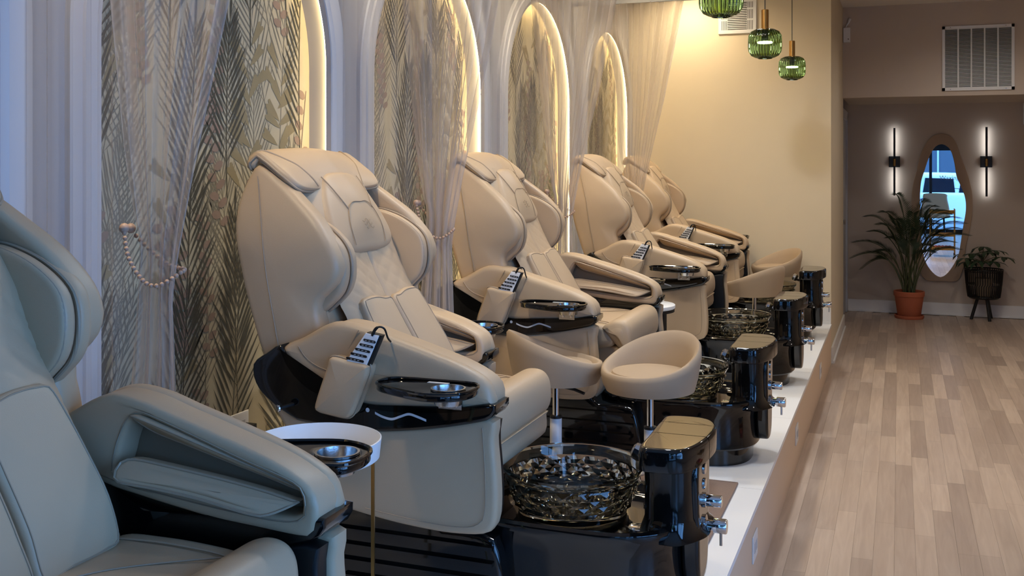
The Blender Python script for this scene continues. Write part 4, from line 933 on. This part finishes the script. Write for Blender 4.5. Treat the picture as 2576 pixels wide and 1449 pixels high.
# ------------------------------------------------------------------ mirror and sconces
mf = [(0.413, 1.571), (0.488, 1.548), (0.549, 1.481), (0.597, 1.334), (0.664, 1.143), (0.705, 0.952), (0.705, 0.747), (0.678, 0.57), (0.644, 0.393), (0.631, 0.23), (0.597, 0.111), (0.556, 0.045), (0.42, 0.037), (0.282, 0.04), (0.227, 0.082), (0.171, 0.23), (0.143, 0.453), (0.122, 0.766), (0.129, 1.006), (0.171, 1.185), (0.213, 1.364), (0.268, 1.483), (0.337, 1.55)]
mg = [(0.413, 1.46), (0.474, 1.43), (0.509, 1.371), (0.536, 1.26), (0.556, 1.127), (0.597, 1.025), (0.637, 0.907), (0.644, 0.775), (0.617, 0.598), (0.597, 0.45), (0.57, 0.302), (0.502, 0.167), (0.433, 0.09), (0.379, 0.085), (0.31, 0.145), (0.254, 0.247), (0.227, 0.38), (0.206, 0.604), (0.202, 0.827), (0.213, 1.051), (0.248, 1.185), (0.296, 1.334), (0.351, 1.431)]
m_ = empty('wall_mirror', (0.413, YBACK, P)); tag(m_, 'tall irregular wavy mirror in a flat taupe frame on the back wall', 'mirror')
mm = lambda a, y, b: (a - 0.413, y, b)
MB().add(ring_slab(mf, mg, -0.034, -0.002, 0.006, 96, mp=mm)).build('frame', 'mirror_frame', m_)
gl = catmull(mg, 96); gl = inset(gl, -0.004)
MB().add(([mm(a, -0.022, b) for a, b in gl], [tuple(range(96))])).build('mirror_glass', 'mirror', m_, smooth=False)
for x, lab in ((-0.047, 'black linear wall sconce left of the mirror, above the palm'), (0.836, 'black linear wall sconce right of the mirror, above the basket plant')):
    s_ = empty('wall_sconce', (x, YBACK, 1.592)); tag(s_, lab, 'sconce', 'black wall sconces')
    MB().add(slab([(-0.055, -0.058), (0.055, -0.058), (0.055, 0.058), (-0.055, 0.058)], -0.028, 0, 0.003, smooth=False)).build('backplate', 'black_matt', s_, angle=30)
    MB().add(slab([(-0.0105, -0.355), (0.0105, -0.355), (0.0105, 0.355), (-0.0105, 0.355)], -0.075, -0.058, 0.002, smooth=False)).build('bar', 'black_matt', s_, angle=30)
    MB().add(lathe([(0.012, -0.045), (0.012, 0.03)], 16, (0, -0.078, 0))).add(tube([(0, -0.03, 0), (0, -0.07, 0)], 0.012, 10)).build('bracket', 'brass', s_)
    for z0, z1 in ((0.07, 0.35), (-0.35, -0.07)):
        MB().add(box(-0.008, 0.008, -0.0578, -0.055, z0, z1)).build('light_tube', 'lamp_white', s_, smooth=False)

# ------------------------------------------------------------------ potted palm
pr = empty('potted_palm', (0.095, 11.36, 0)); tag(pr, 'leafy areca palm in a terracotta pot in front of the mirror', 'potted plant')
pot = MB().add(lathe([(0.105, 0.022), (0.112, 0.03), (0.140, 0.225), (0.148, 0.228), (0.150, 0.272), (0.146, 0.277), (0.136, 0.275), (0.130, 0.235), (0.02, 0.232)], 48)).build('pot', 'terracotta', pr)
MB().add(lathe([(0.10, 0.0), (0.135, 0.0), (0.142, 0.012), (0.142, 0.032), (0.134, 0.033), (0.128, 0.016), (0.02, 0.014)], 48)).build('saucer', 'terracotta', pot)
MB().add(lathe([(0.131, 0.25), (0.09, 0.255), (0.01, 0.258)], 24, (0, 0, 0), False, True)).build('soil', 'soil', pr)
rq = random.Random(11)
tips = [(-0.60, 0.60), (-0.58, 0.76), (-0.46, 1.02), (-0.50, 0.47), (-0.14, 1.25), (0.19, 1.18), (0.30, 1.10), (0.60, 0.86), (0.55, 0.98), (0.50, 0.72), (-0.32, 0.95), (0.05, 1.08), (-0.22, 0.80), (0.36, 0.80), (-0.36, 0.66), (0.15, 0.92), (-0.05, 0.98), (0.42, 1.06), (-0.28, 1.08), (0.24, 0.68), (-0.42, 0.86), (0.0, 0.8), (-0.15, 1.0), (0.3, 0.95)]
for tx, tz_ in tips:
    tx *= 0.92
    ty_ = rq.uniform(-0.30, 0.16); a0 = rq.uniform(0, 6.28)
    p0 = Vector((0.05 * math.cos(a0), 0.05 * math.sin(a0), 0.24)); p2 = Vector((tx, ty_, tz_))
    p1 = Vector((tx * 0.30, ty_ * 0.3, max(tz_ * 1.02, 0.72) + 0.16 * abs(tx)))
    B = lambda t: p0 * (1 - t) ** 2 + p1 * 2 * t * (1 - t) + p2 * t * t
    st = MB().add(tube([tuple(B(i / 14)) for i in range(15)], lambda t: 0.0062 * (1 - t) + 0.0012, 5))
    fr = link('frond', st.me('frond'), 'palm_stem', pr)
    lv = MB(); nl = 32
    for i in range(nl):
        t = lerp(0.42, 0.995, i / (nl - 1)); c = B(t); d_ = (B(min(1, t + 0.01)) - B(t - 0.01)).normalized()
        side = d_.cross(Vector((0, 0, 1)));  side = side.normalized() if side.length > 1e-3 else Vector((0, 1, 0))
        upv = side.cross(d_).normalized()
        L = lerp(0.21, 0.09, (i / nl)) * (0.65 + 0.35 * math.sin(math.pi * min(1, i / nl * 2 + 0.25) / 1)) * rq.uniform(0.9, 1.1)
        if i < 4: L *= 0.75
        for s in (-1, 1):
            dr = (d_ * 0.62 + side * s * 0.75 + upv * 0.30).normalized(); wv = dr.cross(upv).normalized() * 0.0042
            q1 = c + dr * L * 0.5; q2 = c + dr * L + Vector((0, 0, -0.12 * L))
            q1a, q1b = q1 + wv + Vector((0, 0, -0.02 * L)), q1 - wv + Vector((0, 0, -0.02 * L))
            q2.x = max(q2.x, -0.585); q2.y = min(q2.y, 0.33); q1a.y = min(q1a.y, 0.33); q1b.y = min(q1b.y, 0.33)
            lv.add(([tuple(c), tuple(q1a), tuple(q2), tuple(q1b)], [(0, 1, 2), (0, 2, 3)]))
    lo_ = link('leaflets', finish('leaflets', lv.v, lv.f, False), 'palm_leaf', fr)
# ------------------------------------------------------------------ plant in a black basket stand
bs = empty('basket_planter', (0.80, 11.50, 0)); tag(bs, 'black slatted basket planter on wooden legs holding a leafy plant', 'planter')
for x, y in ((-0.118, -0.012), (0.046, -0.115), (0.077, 0.125)):
    MB().add(tube([(x * 0.45, y * 0.6, 0.235), (x, y, 0.0)], 0.0155, 12)).build('leg', 'black_matt', bs)
MB().add(lathe([(0.02, 0.215), (0.135, 0.215), (0.150, 0.232), (0.146, 0.24), (0.02, 0.226)], 40)).build('basket_base', 'black_matt', bs)
MB().add(tube([(0.177 * math.cos(k * math.pi / 24), 0.177 * math.sin(k * math.pi / 24), 0.508) for k in range(48)], 0.007, 8, True)).build('basket_rim', 'black_matt', bs)
MB().add(tube([(0.174 * math.cos(k * math.pi / 24), 0.174 * math.sin(k * math.pi / 24), 0.488) for k in range(48)], 0.004, 6, True)).build('basket_hoop', 'black_matt', bs)
sl = MB()
for k in range(46):
    a = 2 * math.pi * k / 46; da = 0.075
    pts = [(0.148, 0.23, 0), (0.158, 0.30, 0), (0.163, 0.345, 0), (0.166, 0.365, da), (0.170, 0.42, da), (0.176, 0.505, da)]
    sl.add(tube([(r_ * math.cos(a + d_), r_ * math.sin(a + d_), z) for r_, z, d_ in pts], 0.0048, 5))
o = sl.build('slats', 'black_matt', bs); o['kind'] = 'stuff'
MB().add(lathe([(0.07, 0.24), (0.09, 0.42), (0.085, 0.42), (0.02, 0.40)], 24)).build('inner_pot', 'leather_dark', bs)
MB().add(tube([(0, 0, 0.40), (-0.02, 0, 0.55), (-0.01, 0.01, 0.66)], 0.012, 8)).build('stem', 'bark', bs)
rb = random.Random(5)
heads = [(-0.17, -0.05, 0.62), (-0.10, 0.05, 0.66), (0.02, -0.06, 0.69), (0.10, 0.04, 0.70), (0.17, -0.03, 0.64), (-0.05, -0.12, 0.60), (0.07, -0.12, 0.60), (0.0, 0.08, 0.73), (-0.14, 0.02, 0.58)]
for hx, hy, hz in heads:
    b = MB().add(tube([(-0.01, 0.01, 0.58), (hx * 0.5, hy * 0.5, lerp(0.60, hz, 0.75)), (hx, hy, hz)], 0.003, 5)).build('leaf_stalk', 'palm_stem', bs)
    a0 = rb.uniform(0, 6.28)
    for k in range(7):
        a = a0 + 2 * math.pi * k / 7; L = rb.uniform(0.10, 0.15); c, s_ = math.cos(a), math.sin(a); W = 0.024
        P0 = Vector((hx, hy, hz)); dn = rb.uniform(0.25, 0.55)
        mid1 = P0 + Vector((c, s_, -dn * 0.15)) * L * 0.35; mid2 = P0 + Vector((c, s_, -dn * 0.55)) * L * 0.75; tp_ = P0 + Vector((c, s_, -dn * 1.2)) * L; nrm = Vector((-s_, c, 0))
        vs = [P0, mid1 + nrm * W * 0.75, mid2 + nrm * W * 0.9, tp_, mid2 - nrm * W * 0.9, mid1 - nrm * W * 0.75, mid1 + Vector((0, 0, -0.004)), mid2 + Vector((0, 0, -0.004))]
        vs = [(p.x, min(p.y, 0.20), p.z) for p in vs]
        link('leaf', finish('leaf', vs, [(0, 1, 6), (0, 6, 5), (1, 2, 7, 6), (6, 7, 4, 5), (2, 3, 7), (7, 3, 4)], True, 60), 'leaf_dark', b)

# ------------------------------------------------------------------ seen in the mirror: gold cart, tan chair, street
c = empty('rolling_cart', (0.68, 4.45, 0)); tag(c, 'gold two-tier rolling cart reflected in the mirror', 'cart')
for z in (0.11, 0.34, 0.72):
    MB().add(box(-0.19, 0.19, -0.14, 0.14, z, z + 0.008)).add(tube([(-0.19, -0.14, z + 0.045), (0.19, -0.14, z + 0.045), (0.19, 0.14, z + 0.045), (-0.19, 0.14, z + 0.045)], 0.005, 6, True)).add(box(-0.19, 0.19, -0.142, -0.138, z, z + 0.05)).add(box(-0.19, 0.19, 0.138, 0.142, z, z + 0.05)).build('shelf', 'gold', c, smooth=False)
for x in (-0.19, 0.19):
    for y in (-0.14, 0.14):
        MB().add(tube([(x, y, 0.05), (x, y, 0.80)], 0.007, 8)).build('upright', 'gold', c)
        MB().add(lathe(disc_prof(0.025, 0.02, 0.004), 16), axis_map((x - 0.01, y, 0.025), (1, 0, 0))).build('caster', 'rubber', c)
tw = MB()
for k in range(5): tw.add(slab([(-0.12 + 0.055 * k, -0.10), (-0.07 + 0.055 * k, -0.10), (-0.07 + 0.055 * k, 0.10), (-0.12 + 0.055 * k, 0.10)], 0.119, 0.175, 0.015, smooth=False, mp=plan))
for k in range(5):
    o = MB().add(slab([(-0.025, -0.10), (0.025, -0.10), (0.025, 0.10), (-0.025, 0.10)], 0, 0.056, 0.015, smooth=False, mp=plan)).build('rolled_towel', 'towel', None, (0.68 - 0.10 + 0.055 * k, 4.45, 0.119))
    tag(o, ('first', 'second', 'third', 'fourth', 'fifth')[k] + ' coral rolled towel along the lower cart shelf in the mirror', 'towel', 'towels on the cart')
sc_ = empty('waiting_chair', (0.72, -0.9, 0)); tag(sc_, 'tan upholstered chair reflected in the middle of the mirror', 'chair')
MB().add(slab([(-0.25, -0.25), (0.25, -0.25), (0.25, 0.25), (-0.25, 0.25)], 0.38, 0.48, 0.03, n=24, mp=plan)).build('seat', 'tan_seat', sc_)
MB().add(slab([(-0.25, 0.42), (0.25, 0.42), (0.24, 0.8), (0.2, 0.9), (-0.2, 0.9), (-0.24, 0.8)], 0.20, 0.27, 0.025, n=40)).build('backrest', 'tan_seat', sc_)
for x in (-0.2, 0.2):
    for y in (-0.2, 0.2): MB().add(tube([(x, y, -0.006), (x * 0.9, y * 0.9, 0.39)], 0.014, 8)).build('leg', 'black_matt', sc_)
ro = MB().add(box(-30, 40, -40, YFRONT - 2.6, -0.35, -0.2)).build('ground_street', 'asphalt', smooth=False); struct(ro, 'grey asphalt street outside the storefront')
sw = MB().add(box(-30, 30, YFRONT - 2.6, YFRONT - 0.1, -0.3, -0.05)).build('ground_pavement', 'pavement', smooth=False); struct(sw, 'pale pavement outside the storefront')
car = empty('parked_car', (1.2, YFRONT - 4.0, -0.2)); tag(car, 'white parked car reflected in the mirror', 'car')
body = [(-2.2, 0.35), (-2.2, 0.75), (-2.0, 0.95), (-1.2, 1.0), (0.0, 1.02), (1.0, 0.98), (1.9, 0.88), (2.2, 0.7), (2.2, 0.35), (1.0, 0.25), (-1.0, 0.25)]
MB().add(slab(body, -0.85, 0.85, 0.08, n=60)).build('body', 'car_paint', car)
cabin = [(-1.9, 0.95), (-1.6, 1.35), (-1.2, 1.48), (0.0, 1.5), (0.5, 1.42), (1.1, 1.0), (0.5, 0.95), (-1.0, 0.95)]
MB().add(slab(cabin, -0.75, 0.75, 0.10, n=48)).build('cabin', 'car_paint', car)
for x0, x1 in ((-1.55, -0.75), (-0.65, 0.1), (0.18, 0.65)):
    MB().add(slab([(x0, 1.0), (x1 + (0.18 if x0 > 0 else 0), 1.0), (x1 - 0.04, 1.36), (x0 + 0.06, 1.38)], 0.74, 0.765, 0.005, smooth=False)).build('side_window', 'car_glass', car)
for x in (-1.4, 1.4):
    for y in (-0.8, 0.8):
        wh_ = MB().add(lathe([(0.2, -0.1), (0.33, -0.09), (0.34, 0), (0.33, 0.09), (0.2, 0.1)], 32), axis_map((x, y, 0.34), (0, 1, 0))).build('wheel', 'rubber', car)
        MB().add(lathe(disc_prof(0.2, 0.21, 0.02), 24), axis_map((x, y - 0.105, 0.34), (0, 1, 0))).build('hub', 'chrome', wh_)
tr = empty('street_tree', (2.6, YFRONT - 8.0, -0.2)); tag(tr, 'green leafy street tree reflected at the top of the mirror', 'tree')
MB().add(tube([(0, 0, 0), (0.05, 0, 1.6), (-0.05, 0.1, 2.8), (0.1, 0, 4.0)], lambda t: 0.14 - 0.06 * t, 10)).build('trunk', 'bark', tr)
MB().add(tube([(-0.02, 0.05, 2.2), (-0.8, 0.2, 3.2), (-1.4, 0.4, 4.0)], lambda t: 0.07 - 0.03 * t, 8)).build('branch', 'bark', tr)
cr = MB(); rt = random.Random(2)
for k in range(2600):
    a = rt.uniform(0, 6.28); rr = 1.9 * rt.random() ** 0.5; h_ = rt.uniform(-1.4, 1.7)
    rr *= math.sqrt(max(0.05, 1 - (h_ / 1.9) ** 2)); p = Vector((rr * math.cos(a), rr * math.sin(a), 3.7 + h_)); u = Vector((rt.gauss(0, 1), rt.gauss(0, 1), rt.gauss(0, 1))).normalized() * 0.11; v_ = u.orthogonal().normalized() * 0.06
    cr.add(([tuple(p - u), tuple(p + v_), tuple(p + u), tuple(p - v_)], [(0, 1, 2, 3)]))
o = link('crown', finish('crown', cr.v, cr.f, False), 'tree_leaf', tr); o['kind'] = 'stuff'
bd = empty('street_building', (0.0, YFRONT - 14, -0.2)); tag(bd, 'pale blue-grey building across the street reflected in the mirror', 'building')
MB().add(box(-12, 12, -4, 0, 0, 3.1)).build('wall', 'facade', bd, smooth=False)
for k in range(10):
    x = -11 + k * 2.3
    wn = MB().add(box(x, x + 1.5, -0.02, 0.05, 0.8, 2.5)).build('window', 'facade_dark', bd, smooth=False)
    MB().add(box(x + 0.72, x + 0.78, 0.04, 0.09, 0.8, 2.5)).build('mullion', 'facade', wn, smooth=False)
aw = empty('awning', (1.15, YFRONT - 0.1, 1.9)); tag(aw, 'dark awning over the storefront seen at the top of the mirror', 'awning')
MB().add(([(-0.7, 0, 0.9), (0.7, 0, 0.9), (0.7, -1.0, 0.15), (-0.7, -1.0, 0.15), (-0.7, 0, 0.92), (0.7, 0, 0.92), (0.7, -1.02, 0.17), (-0.7, -1.02, 0.17)], [(0, 1, 2, 3), (4, 7, 6, 5), (0, 4, 5, 1), (3, 2, 6, 7), (0, 3, 7, 4), (1, 5, 6, 2)])).build('canopy', 'black_matt', aw, smooth=False)
MB().add(box(-0.7, 0.7, -1.02, -1.0, -0.06, 0.17)).build('valance', 'black_matt', aw, smooth=False)
for x in (-0.66, 0.66): MB().add(tube([(x, -0.98, 0.14), (x, 0, 0.14)], 0.012, 8)).build('arm', 'black_matt', aw)
